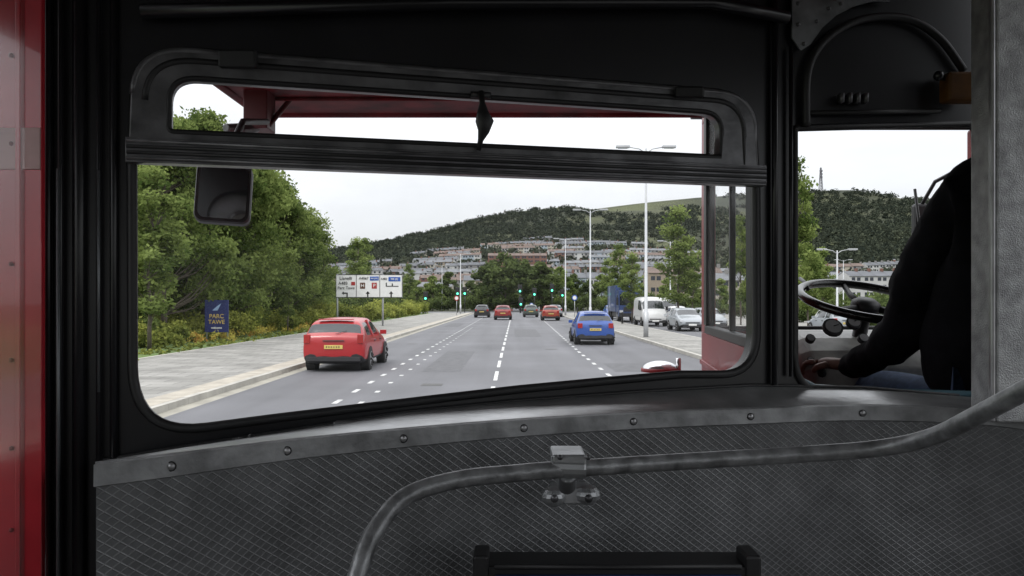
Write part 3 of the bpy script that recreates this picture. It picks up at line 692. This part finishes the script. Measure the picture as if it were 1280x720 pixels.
plate('riveted_corner_plate',[pts],.002,mat('dull_alloy_plate',(.18,.185,.19),.35,.5,.4,20),.012)
mb=MB()
for px,py in ((992,8),(992,34),(999,58),(1030,14),(1060,0),(1015,30),(1088,-2),(1045,8)): mb.dome(q(px,py,.015),.004,.004,.004,0,8,4,full=True)
for px in (1046,1056,1066,1076): mb.box(-.003,.003,-.01,.01,-.009,.009,0,Matrix.Translation(q(px,125,.012)))
mb.build('rivets_and_switches',[mat('dull_rivets',(.12,.12,.125),.4,.6)],True,BUS)
mb=MB(); ap=catmull([tuple(q(*t)) for t in ((1004,160,.01),(1006,90,.01),(1030,50,.01),(1075,26,.01),(1130,26,.01),(1170,50,.01),(1200,90,.01))],40)
mb.tube(ap,.008,8); mb.tube([q(1000,143,.01),q(1170,140,.01)],.005,8); mb.build('header_arch',[M_blackmat],True,BUS)
mb=MB(); mb.box(-.035,.035,-.02,.02,-.028,.028,0,Matrix.Translation(q(1187,115,.03))); mb.build('indicator_unit',[mat('dull_amber',(.14,.06,.015),.4,0,.4,30)],False,BUS,.006)
mb=MB(); mb.dome(q(1159,100,.03),.010,.01,.010,0,10,6,full=True); mb.tube([q(1159,100,.02),q(1175,104,.03)],.004,6); mb.build('knob',[M_black],True,BUS)

# dado: ledge, capping strip, quilted panel
tab=[(119,594,.925),(215,582,.97),(357,563,1.075),(500,548,1.163),(648,535,1.258),(798,526,1.333),(942,520,1.39),(1080,516,1.425),(1225,521,1.375),(1330,534,1.28)]
tt=catmull(tab,90)
shelfy=np.interp(tt[:,0],[100,215,357,460,500,648,798,942,1080,1225,1340],[580,561,539,522,516,501,490,482,485,497,503])
mbS=MB(); mbT=MB(); mbP=MB()
nC=len(tt); arc=0; prev=None; A=[]
for i,(px,py,Y) in enumerate(tt):
    x=(px-640)/1000*Y; zc=2-(py-376)/1000*Y; ht=.0135
    bk=W3(*bp(px,shelfy[i]),.002)
    f=Vector((x,Y,zc+ht))
    mbS.v+= [tuple(f+Vector((0,.004,-.002))),tuple(f.lerp(bk,.1)+Vector((0,0,-.001))),tuple(f.lerp(bk,.5)+Vector((0,0,.001))),tuple(bk)]
    c=Vector((x,Y,zc)); o1=Vector((0,-.004,0))
    mbT.v+= [tuple(c+Vector((0,.006,ht+.001))),tuple(c+o1+Vector((0,.0005,ht-.001))),tuple(c+o1+Vector((0,0,-ht+.001))),tuple(c+Vector((0,.002,-ht-.001)))]
    if prev is not None: arc+=(Vector((x,Y))-prev).length
    prev=Vector((x,Y)); A.append(arc)
    mbP.v+= [(x,Y+.002,zc-ht+.002),(x,Y+.002,zc-.25),(x,Y+.002,.9)]
for i in range(nC-1):
    for k_ in range(3):
        mbS.f.append((i*4+k_,(i+1)*4+k_,(i+1)*4+k_+1,i*4+k_+1)); mbS.m.append(0)
        mbT.f.append((i*4+k_+1,(i+1)*4+k_+1,(i+1)*4+k_,i*4+k_)); mbT.m.append(0)
    for k_ in range(2):
        mbP.f.append((i*3+k_+1,(i+1)*3+k_+1,(i+1)*3+k_,i*3+k_)); mbP.m.append(0)
M_ledge=mat('ledge_aluminium',(.46,.465,.47),.3,.8,.4,9,.06,50)
mbS.build('window_ledge',[M_ledge],True,BUS); mbT.build('capping_strip',[mat('capping_aluminium',(.25,.255,.26),.45,.35,.4,22,.08,90)],False,BUS)
def quilt(name,c,light,sp,metal=.0,rough=.45):
    m=bpy.data.materials.new(name); m.use_nodes=True
    nt=m.node_tree; N=nt.nodes; L=nt.links; b=N['Principled BSDF']
    uv=N.new('ShaderNodeUVMap'); s_=N.new('ShaderNodeSeparateXYZ'); L.new(uv.outputs[0],s_.inputs[0])
    def M2(op,a,b_):
        n=N.new('ShaderNodeMath'); n.operation=op
        for i,v in enumerate((a,b_)):
            if v is None: continue
            if isinstance(v,(int,float)): n.inputs[i].default_value=v
            else: L.new(v,n.inputs[i])
        return n.outputs[0]
    xx=M2('MULTIPLY',s_.outputs[0],1.0); yy=M2('MULTIPLY',s_.outputs[1],1.35)
    a=M2('ABSOLUTE',M2('SINE',M2('MULTIPLY',M2('ADD',xx,yy),math.pi/sp),None),None)
    d=M2('ABSOLUTE',M2('SINE',M2('MULTIPLY',M2('SUBTRACT',xx,yy),math.pi/sp),None),None)
    mn=M2('MINIMUM',a,d)
    h=M2('MINIMUM',M2('MULTIPLY',mn,2.6),1.0)
    tc=N.new('ShaderNodeTexCoord'); nz=N.new('ShaderNodeTexNoise'); nz.inputs['Scale'].default_value=9; nz.inputs['Detail'].default_value=9; nz.inputs['Roughness'].default_value=.75; L.new(tc.outputs['Object'],nz.inputs['Vector'])
    mr=N.new('ShaderNodeMapRange'); mr.inputs[1].default_value=.3; mr.inputs[2].default_value=.7; mr.inputs[3].default_value=.6; mr.inputs[4].default_value=1.3; L.new(nz.outputs['Fac'],mr.inputs[0])
    mx=N.new('ShaderNodeMix'); mx.data_type='RGBA'; mx.inputs[6].default_value=(*light,1); mx.inputs[7].default_value=(*c,1); L.new(h,mx.inputs[0])
    vm_=N.new('ShaderNodeVectorMath'); vm_.operation='SCALE'; L.new(mx.outputs[2],vm_.inputs[0]); L.new(mr.outputs[0],vm_.inputs['Scale']); L.new(vm_.outputs[0],b.inputs['Base Color'])
    bm=N.new('ShaderNodeBump'); bm.invert=True; bm.inputs['Strength'].default_value=.5; bm.inputs['Distance'].default_value=.0015; L.new(h,bm.inputs['Height']); L.new(bm.outputs[0],b.inputs['Normal'])
    b.inputs['Roughness'].default_value=rough; b.inputs['Metallic'].default_value=metal
    return m
M_quilt=quilt('quilted_panel',(.135,.139,.143),(.24,.245,.25),.0165,.3,.42)
po=mbP.build('dado_panel',[M_quilt],True,BUS)
uvl=po.data.uv_layers.new(name='UVMap')
for l in po.data.loops:
    vi=l.vertex_index; uvl.data[l.index].uv=(A[vi//3],po.data.vertices[vi].co.z)
mb=MB()
for px in (215,357,500,648,798,942,1080):
    i=int(np.argmin(abs(tt[:,0]-px))); _,py,Y=tt[i]; c=Vector(((tt[i,0]-640)/1000*Y,Y-.005,2-(py-376)/1000*Y))
    mb.dome(c,.0052,.004,.0052,0,12,6,full=True)
    mb.tube([c+Vector((0,.001,0)),c+Vector((0,-.001,0))],.0062,12,1)
mb.build('strip_screws',[M_steel,M_blackmat],True,BUS)
mb=MB(); mb.tube([W3(*bp(px,yy-1),.004) for px,yy in zip(tt[:78,0],shelfy[:78])],.003,6); mb.build('ledge_seal',[M_blackmat],True,BUS)
mb=MB(); T=Matrix.Translation(W3(*bp(437,526),.03)); mb.box(-.025,.03,-.012,.01,-.003,.004,0,T); mb.build('ledge_joint_plate',[M_rubframe],False,BUS,.002)
mb=MB(); c=W3(*bp(316,543),.03); mb.dome(c,.006,.006,.006,0,10,5,full=True); mb.tube([c,c+Vector((-.03,0,-.004))],.003,6); mb.build('drain_knob',[M_blackmat],True,BUS)

M_hammer=mat('hammered_alloy',(.33,.335,.34),.42,.4,.3,40,.35,420)
mb=MB(); mb.box(.7935,1.3,1.31,1.385,1.80,2.95,0); mb.box(.786,.7935-.0005,1.31,1.322,1.80,2.95,1)
mb.build('partition_post',[M_hammer,M_steel],False,BUS,.004)

# red corner panel seen at the extreme left
mb=MB(); mb.box(-1.02,-.70,1.19,1.2,.9,2.9,0); 
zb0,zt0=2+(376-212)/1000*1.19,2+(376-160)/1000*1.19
mb.box(-1.02,-.7005,1.187,1.1895,zb0,zt0,1)  # pale reflection put on the red panel as a painted band
mb.box(-.735,-.728,1.183,1.1865,.9,2.9,0)
mb.build('corner_panel',[M_redp,M_palerefl],False,BUS,.001)
mb=MB()
for py in (-30,70,180,330,450,560,662): mb.dome((-.743,1.187,2+(376-py)*.00119),.0035,.003,.0035,0,8,4,full=True)
mb.build('panel_rivets',[M_red],True,BUS)
# its window pane
mb=MB(); mb.box(-1.02,-.702,1.15,1.153,.95,2.88); mb.build('corner_window_glass',[glassmat('side_glass',.9,dust=.05)],False,BUS)

M_ceil=mat('ceiling_paint',(.12,.11,.09),.5); M_side=mat('side_panel',(.08,.05,.045),.6); M_floor=mat('floor_lino',(.05,.045,.04),.7)
mb=MB(); mb.box(-1.1,1.35,-3.5,1.18,2.72,2.78,0); mb.build('saloon_ceiling',[M_ceil],False,BUS)
mb=MB(); mb.box(-1.12,1.37,-3.5,1.18,.82,.9,0); mb.build('saloon_floor',[M_floor],False,BUS)
for sx in (-1.15,1.36):
    mb=MB(); mb.box(sx,sx+.04,-3.5,1.17,.7,1.65,0); mb.box(sx,sx+.04,-3.5,1.17,2.6,2.72,0)
    for yy in (-3.5,-2.1,-.7): mb.box(sx,sx+.04,yy,yy+.06,1.65,2.6,0)
    mb.build('saloon_side_wall',[M_side],False,BUS,.005)
mb=MB(); mb.box(-1.15,1.4,-3.55,-3.5,.7,1.75,0); mb.box(-1.15,1.4,-3.55,-3.5,2.4,2.78,0); mb.build('rear_wall',[M_side],False,BUS)
mb=MB(); mb.box(-1.2,1.45,-3.6,2.45,2.95,4.3,0); mb.build('upper_deck',[M_red],False,BUS,.08)
mb=MB(); mb.box(-1.18,1.43,-3.55,1.2,2.79,2.94,0); mb.build('deck_floor',[M_dark],False,BUS)
mb=MB(); mb.box(-.775,.62,1.44,2.46,2.572,2.93,0); mb.tube([(-.775,2.455,2.577),(.62,2.455,2.577)],.016,8,0); mb.tube([(-.7,2.0,2.567),(.5,2.02,2.567)],.01,6,1); mb.tube([(-.7,2.25,2.567),(.5,2.25,2.567)],.006,6,0)
mb.tube([(-.775,1.5,2.58),(-.775,2.455,2.58)],.018,8,0)
mb.build('canopy',[mat('canopy_red',(.13,.012,.016),.6,0,.6,12,spec=.2),M_dark],False,BUS,.01)
mb=MB(); c=R(322,140,2.2)
mb.box(c.x-.03,c.x+.035,c.y-.03,c.y+.05,c.z-.05,c.z+.09,0); mb.tube([R(322,160,2.2),R(300,163,2.15),R(282,160,2.1)],[.012,.02,.012],8,1); mb.tube([R(335,158,2.2),R(368,118,2.3)],.008,8,0)
mb.build('canopy_bracket',[mat('bracket_red',(.1,.01,.014),.5),M_rubframe],False,BUS,.005)
e=empty('rear_view_mirror',R(280,243,1.75)); e.rotation_euler=(math.radians(-6),math.radians(3),math.radians(14))
mb=MB(); o2=[]; w_,h_,r_=.058,.066,.018
for (sx,sz) in ((1,1),(-1,1),(-1,-1),(1,-1)):
    base={(1,1):0,(-1,1):90,(-1,-1):180,(1,-1):270}[(sx,sz)]
    for a in range(0,91,15):
        t=math.radians(base+a); o2.append((sx*(w_-r_)+r_*math.cos(t),sz*(h_-r_)+r_*math.sin(t)))
n_=len(o2); vs=[(a,-.012,b) for a,b in o2]+[(a*.96,-.02,b*.96) for a,b in o2]+[(a,.012,b) for a,b in o2]
fs=[tuple(range(n_,2*n_))[::-1],tuple(range(2*n_,3*n_))]
for i in range(n_):
    j=(i+1)%n_; fs+=[(i,j,n_+j,n_+i),(2*n_+i,2*n_+j,j,i)]
mb.add(vs,fs,0); mb.build('housing',[M_dark],False,e)
mb=MB(); vs=[(a*.85,-.021,b*.87) for a,b in o2]; mb.add(vs,[tuple(range(n_))[::-1]],0); mb.build('mirror_glass',[mat('mirror_reflector',(.75,.75,.76),.05,1,.1,9)],False,e)
mb=MB(); mb.tube([(0,0,.06),(.0,.02,.1),(.02,.1,.2),(.06,.3,.27)],.008,8,0); mb.build('arm',[M_dark],True,e)

mb=MB(); vs=[];fs=[]
for yy in (1.5,2.0,2.5,2.72,2.78):
    for t in np.linspace(-1,1,13):
        dz={1.5:1.66,2.0:1.66,2.5:1.655,2.72:1.64,2.78:1.58}[yy]
        vs.append((.08+t*.42,yy,dz-.12*t*t-.25*max(0,abs(t)-.8)))
for i in range(4):
    for j in range(12): fs.append((i*13+j,i*13+j+1,(i+1)*13+j+1,(i+1)*13+j))
mb.add(vs,fs,0); mb.build('bonnet',[M_red],True,BUS)
cc=R(825,460,2.7)
mb=MB(); mb.tube([(cc.x,cc.y,1.60),(cc.x,cc.y,cc.z)],.03,12,0); mb.dome((cc.x,cc.y,cc.z-.005),.062,.05,.03,0,16,6); mb.tube([(cc.x,cc.y,cc.z-.012),(cc.x,cc.y,cc.z)],.064,16,1); mb.tube([(cc.x+.058,cc.y-.02,cc.z-.02),(cc.x+.058,cc.y-.02,cc.z+.035)],.009,8,0)
mb.build('radiator_filler_cap',[mat('chrome',(.6,.6,.62),.2,.9),M_red],True,BUS)

# ------------------------------------------------------------------ cab
def wallpt(t,z):
    return Vector((.478+t*(.606-.478),1.56+t*(2.55-1.56),z))
mb=MB()
def wallbox(t0,t1,z0,z1,mi,th=.03,o_=0):
    a=wallpt(t0,z0); b_=wallpt(t1,z0); d=Vector((1,-.12,0)).normalized()*th; oo=Vector((-1,.12,0)).normalized()*o_
    vs=[a+oo,b_+oo,b_+d,a+d]; vs=[Vector((v.x,v.y,z0)) for v in vs]+[Vector((v.x,v.y,z1)) for v in vs]
    mb.add(vs,[(0,3,2,1),(4,5,6,7),(0,1,5,4),(1,2,6,5),(2,3,7,6),(3,0,4,7)],mi)
wallbox(0,1,1.3,1.90,0); wallbox(0,1,2.56,2.7,0); wallbox(.90,1,1.901,2.559,0); wallbox(0,.04,1.901,2.559,1)
wallbox(.04,.90,1.901,1.925,1,.020,.004); wallbox(.84,.90,1.926,2.559,1,.020,.006); wallbox(.04,.07,1.926,2.559,1,.020,.004); wallbox(.36,.38,1.926,2.559,1,.012,.002)
wallbox(.0,1,1.80,1.815,0,.03,.008)
mb.build('cab_side_panel',[M_red,M_blackmat],False,BUS,.003)
mb=MB(); wallbox(.07,.84,1.926,2.559,0,.004); mb.build('cab_side_glass',[M_glass2],False,BUS)
M_cabin=mat('cab_interior',(.03,.03,.033),.5)
mb=MB(); mb.box(.668,1.62,2.78,2.82,1.2,1.90,0); mb.box(.668,1.62,2.78,2.82,2.60,2.93,0); 
mb.add([(.612,2.55,1.2),(.668,2.82,1.2),(.70,2.8,1.2),(.645,2.55,1.2),(.612,2.55,2.7),(.668,2.82,2.7),(.70,2.8,2.7),(.645,2.55,2.7)],[(0,3,2,1),(4,5,6,7),(0,1,5,4),(1,2,6,5),(2,3,7,6),(3,0,4,7)])
mb.box(1.60,1.68,2.7,2.82,1.9,2.6,0)
mb.box(1.68,1.72,1.6,2.82,1.0,1.88,0); mb.box(1.68,1.72,1.62,1.75,1.88,2.62,0)
mb.build('cab_body',[M_red],False,BUS,.01)
mb=MB(); mb.box(.62,1.68,1.66,2.78,2.63,2.66,0); mb.build('cab_ceiling',[M_cabin],False,BUS)
mb=MB(); mb.box(.52,1.68,1.66,2.78,1.2,1.25,0); mb.build('cab_floor',[M_cabin],False,BUS)
mb=MB(); mb.tube([(.69,2.775,1.905),(1.6,2.775,1.905),(1.6,2.775,2.6),(.69,2.775,2.6)],.010,8,0,closed=True); mb.tube([(1.49,2.84,1.93),(1.44,2.86,2.4)],.005,6,0); mb.build('windscreen_surround',[M_blackmat],True,BUS)
M_dash=mat('dash_grey_paint',(.34,.34,.32),.4,0,.35,18)
mb=MB()
prof=[(2.36,1.60),(2.36,1.70),(2.37,1.80),(2.41,1.85),(2.47,1.885),(2.56,1.905),(2.77,1.90),(2.77,1.60)]
xsD=[.855,.862,.875,.90,1.15,1.35]; sc_=[.0,.4,.75,1,1,1]
vs=[]
for xx,sc in zip(xsD,sc_):
    for (yy,zz) in prof: vs.append((xx,2.56+(yy-2.56)*(.6+.4*sc),1.60+(zz-1.60)*(.82+.18*sc)))
m_=len(prof); fs=[]
for i in range(len(xsD)-1):
    for j in range(m_): fs.append((i*m_+j,i*m_+(j+1)%m_,(i+1)*m_+(j+1)%m_,(i+1)*m_+j))
fs.append(tuple(range(m_))[::-1])
mb.add(vs,fs,0); mb.build('dashboard',[M_dash],False,BUS,.012)
mb=MB()
for (px,py,r) in ((1040,411,.030),(1012,425,.014),(1066,405,.022),(1078,425,.016),(1012,452,.010),(1075,450,.010)):
    c=R(px,py,2.39); n3=Vector((0,-.8,.6)).normalized()
    mb.tube([c,c+n3*.012],r,18,0); mb.tube([c+n3*.0121,c+n3*.014],r*.78,18,1 if r>.02 else 2); 
    if r>.02: mb.tube([c+n3*.0155,c+n3*.0155+Vector((r*.5,0,.004))],.0015,4,0)
mb.build('gauges',[M_dark,mat('gauge_face',(.3,.3,.3),.3),M_steel],False,BUS)
mb=MB(); mb.tube([R(1000,348,2.7),R(1006,353,2.6),R(1010,362,2.55)],.006,6); mb.tube([(.70,2.6,1.3),(.86,2.5,1.8)],.02,8); mb.build('levers',[M_blackmat],True,BUS)
mb=MB(); mb.tube([W3(*bp(998,462),-.03),W3(*bp(1008,476),-.03),W3(*bp(1030,487),-.03),W3(*bp(1100,492),-.03),W3(*bp(1250,496),-.03)],.008,8); mb.build('cab_opening_lip',[mat('blue_grey_paint',(.05,.11,.14),.35)],True,BUS)
e=empty('steering_wheel',(1.09,2.46,2.0)); e.rotation_euler=(math.radians(17),math.radians(4),0)
RW=.195
mb=MB(); ring=[(RW*math.cos(t),RW*math.sin(t),0) for t in np.linspace(0,2*math.pi,48,endpoint=False)]; mb.tube(ring,.0135,10,0,closed=True); mb.build('rim',[mat('black_bakelite',(.012,.012,.012),.2)],True,e)
mb=MB()
for t in (90,210,330):
    a=math.radians(t); mb.tube([(.03*math.cos(a),.03*math.sin(a),-.02),(.12*math.cos(a),.12*math.sin(a),-.018),((RW-.005)*math.cos(a),(RW-.005)*math.sin(a),-.002)],[.012,.009,.008],8)
mb.build('spokes',[M_blackmat],True,e)
mb=MB(); mb.tube([(0,0,-.04),(0,0,-.005),(0,0,.006)],[.045,.042,.025],18); mb.build('hub',[M_dark],True,e)
mb=MB(); mb.tube([(0,0,-.03),(0,0,-.6)],.022,12); mb.build('column',[M_dark],True,e)
e=empty('wing_mirror',R(1150,283,3.0)); mb=MB(); mb.box(-.027,.027,-.02,.02,-.085,.085,0); mb.build('housing',[M_dark],False,e,.012); mb=MB(); mb.tube([(0,0,.07),(.03,-.05,.16),(.12,-.15,.22)],.007,6); mb.build('arm',[M_dark],True,e)

# ------------------------------------------------------------------ handrail
hp=catmull([(436,760,.93),(448,715,.95),(466,668,.98),(505,622,1.02),(570,600,1.05),(650,591,1.075),(712,586,1.095),(850,577,1.13),(1000,568,1.145),(1100,560,1.12),(1165,546,1.06),(1220,520,.985),(1300,478,.89)],80)
HR=empty('handrail')
mb=MB(); mb.tube([R(*p) for p in hp],.0118,14); mb.build('rail',[mat('worn_grey_rail',(.22,.225,.23),.38,.4,.45,45,.12,90)],True,HR)
mb=MB(); c=R(710,584,1.095)
mb.tube([c+Vector((-.024,0,.0007)),c+Vector((.024,0,-.0007))],.0152,14,0)
mb.box(c.x-.022,c.x+.024,c.y-.012,c.y+.06,c.z+.004,c.z+.019,0)
mb.tube([c+Vector((0,.0,-.01)),c+Vector((0,.02,-.03)),c+Vector((0,.09,-.035))],.013,10,0)
c2=R(709,619,1.19)
mb.dome(c2+Vector((-.02,-.004,-.001)),.019,.016,.015,0,14,8,full=True); mb.dome(c2+Vector((.03,-.004,.002)),.019,.016,.015,0,14,8,full=True); mb.box(c2.x-.025,c2.x+.035,c2.y-.01,c2.y+.03,c2.z-.012,c2.z+.013,0)
mb.build('bracket',[M_alum],False,HR,.003)
mb=MB()
for dx in (-.02,.03): mb.tube([c2+Vector((dx,-.019,0)),c2+Vector((dx,-.0215,0))],.006,10)
for px in (700,735): cc_=R(px,573,1.08); mb.dome(cc_+Vector((0,-.003,.002)),.004,.004,.004,0,8,5,full=True)
mb.build('screws',[M_rubframe],True,HR)

e=empty('ticket_box',R(768,705,1.14)); mb=MB()
mb.box(-.195,.195,-.03,.04,-.2,.006,0); mb.box(-.2,-.178,-.034,.02,-.2,.022,0); mb.box(.178,.2,-.034,.02,-.2,.022,0)
mb.build('frame',[M_blackmat],False,e,.004)
mb=MB(); mb.box(-.17,.172,-.037,-.0305,-.2,-.004,0); mb.build('cover',[mat('navy_cover',(.014,.03,.11),.4,0,.4,10)],False,e,.003)
mb=MB(); mb.tube([(-.17,-.037,.008),(.17,-.037,.008)],.004,8); mb.build('top_rod',[M_blackmat],True,e)

# ------------------------------------------------------------------ driver
M_jkt=mat('black_jacket',(.006,.006,.008),.9,0,.3,20,.8,18,spec=.15); M_skin=mat('skin',(.20,.115,.085),.55,0,.1,20); M_jean=mat('denim',(.06,.10,.19),.85,0,.25,60); M_hair=mat('hair',(.02,.015,.012),.7)
DR=empty('bus_driver')
def skin(name,verts,edges,rad,m,sub=2,root=0):
    me=bpy.data.meshes.new(name); me.from_pydata(verts,edges,[]); o=bpy.data.objects.new(name,me); COL.objects.link(o)
    md=o.modifiers.new('skin','SKIN'); md.use_smooth_shade=True
    for i,r in enumerate(rad):
        me.skin_vertices[0].data[i].radius=(r if hasattr(r,'__len__') else (r,r)); me.skin_vertices[0].data[i].use_root=(i==root)
    s=o.modifiers.new('s','SUBSURF'); s.levels=sub; s.render_levels=sub
    me.materials.append(m); o.parent=DR; return o
V=[(1.22,2.02,1.72),(1.21,1.99,1.88),(1.215,1.97,2.06),(1.225,1.97,2.22),(1.235,2.0,2.38),
   (1.115,1.99,2.24),(1.055,2.06,2.06),(1.035,2.11,1.91),(1.0,2.22,1.845),(.968,2.33,1.80),
   (1.40,1.99,2.24),(1.46,2.07,2.04),(1.43,2.15,1.90),(1.33,2.3,1.96),(1.29,2.37,2.0)]
E=[(0,1),(1,2),(2,3),(3,4),(3,5),(5,6),(6,7),(7,8),(8,9),(3,10),(10,11),(11,12),(12,13),(13,14)]
RD=[(.19,.15),(.19,.14),(.19,.14),(.14,.11),.065,.088,.075,.068,.050,.035,.085,.062,.055,.043,.035]
jk=skin('jacket',V,E,RD,M_jkt,3)
tx=bpy.data.textures.new('cloth_folds','CLOUDS'); tx.noise_scale=.07
dm=jk.modifiers.new('folds','DISPLACE'); dm.texture=tx; dm.texture_coords='GLOBAL'; dm.strength=.028; dm.mid_level=.5
skin('jeans',[(1.25,2.0,1.70),(1.14,2.05,1.70),(1.07,2.4,1.735),(1.08,2.55,1.35),(1.36,2.05,1.69),(1.40,2.45,1.70),(1.40,2.55,1.35)],[(0,1),(1,2),(2,3),(0,4),(4,5),(5,6)],[.14,.1,.075,.055,.1,.075,.055],M_jean)
skin('neck',[(1.235,2.0,2.36),(1.235,2.015,2.50)],[(0,1)],[.055,.052],M_skin)
mb=MB(); c=Vector((1.235,2.035,2.60)); mb.dome(c,.078,.098,.115,0,20,14,full=True); mb.dome(c+Vector((0,.097,-.015)),.014,.02,.024,0,8,6,full=True)
for s in (-1,1): mb.dome(c+Vector((s*.08,-.005,-.01)),.012,.02,.032,0,8,6,full=True); mb.dome(c+Vector((s*.032,.086,.012)),.012,.01,.008,2,8,6,full=True)
mb.dome(c+Vector((0,.085,-.055)),.024,.01,.006,2,8,4,full=True)
mb.dome(c+Vector((0,-.016,.018)),.084,.098,.108,1,20,8); mb.dome(c+Vector((0,-.03,.0)),.082,.082,.085,1,20,10,full=True); mb.build('head',[M_skin,M_hair,M_dark],True,DR)
def hand(p,d,side,nm):
    d=Vector(d).normalized(); up=Vector((0,0,1)); s=d.cross(up).normalized()*side; dn=Vector((0,0,-1))
    p=Vector(p)
    skin(nm+'_palm',[tuple(p-d*.03),tuple(p+d*.02),tuple(p+d*.065)],[(0,1),(1,2)],[(.026,.022),(.036,.018),(.042,.016)],M_skin,2)
    for i,(o_,ln) in enumerate(((-.03,.068),(-.01,.078),(.01,.073),(.03,.058))):
        b0=p+d*.06+s*o_; k1=b0+d*ln*.45+dn*.006; k2=k1+d*ln*.22+dn*ln*.3; k3=k2-d*ln*.1+dn*ln*.28
        skin(nm+'_finger_%d'%i,[tuple(v) for v in (b0,k1,k2,k3)],[(0,1),(1,2),(2,3)],[.0095,.009,.008,.007],M_skin,1)
    b0=p+d*.015-s*.03; skin(nm+'_thumb',[tuple(v) for v in (b0,b0+d*.03-s*.015+dn*.012,b0+d*.05-s*.005+dn*.03)],[(0,1),(1,2)],[.012,.0105,.0085],M_skin,1)
hand((.955,2.33,1.815),(-.35,.5,.05),1,'left_hand')
hand((1.275,2.40,2.015),(-.3,.9,-.05),-1,'right_hand')
mb=MB(); g=Vector((.918,2.385,1.785)); mb.tube([(g.x,g.y+.03,1.45),tuple(g)],.009,8); mb.dome(g,.022,.022,.022,0,12,8,full=True); mb.build('gear_lever',[M_blackmat],True,BUS)
mb=MB(); mb.box(1.0,1.5,1.82,2.3,1.5,1.6,0); mb.box(1.04,1.46,1.74,1.82,1.6,2.0,0); mb.box(1.15,1.35,1.95,2.15,1.25,1.5,0); mb.build('driver_seat',[M_blackmat],False,BUS,.03)
print('faces',sum(len(o.data.polygons) for o in bpy.data.objects if o.type=='MESH'))
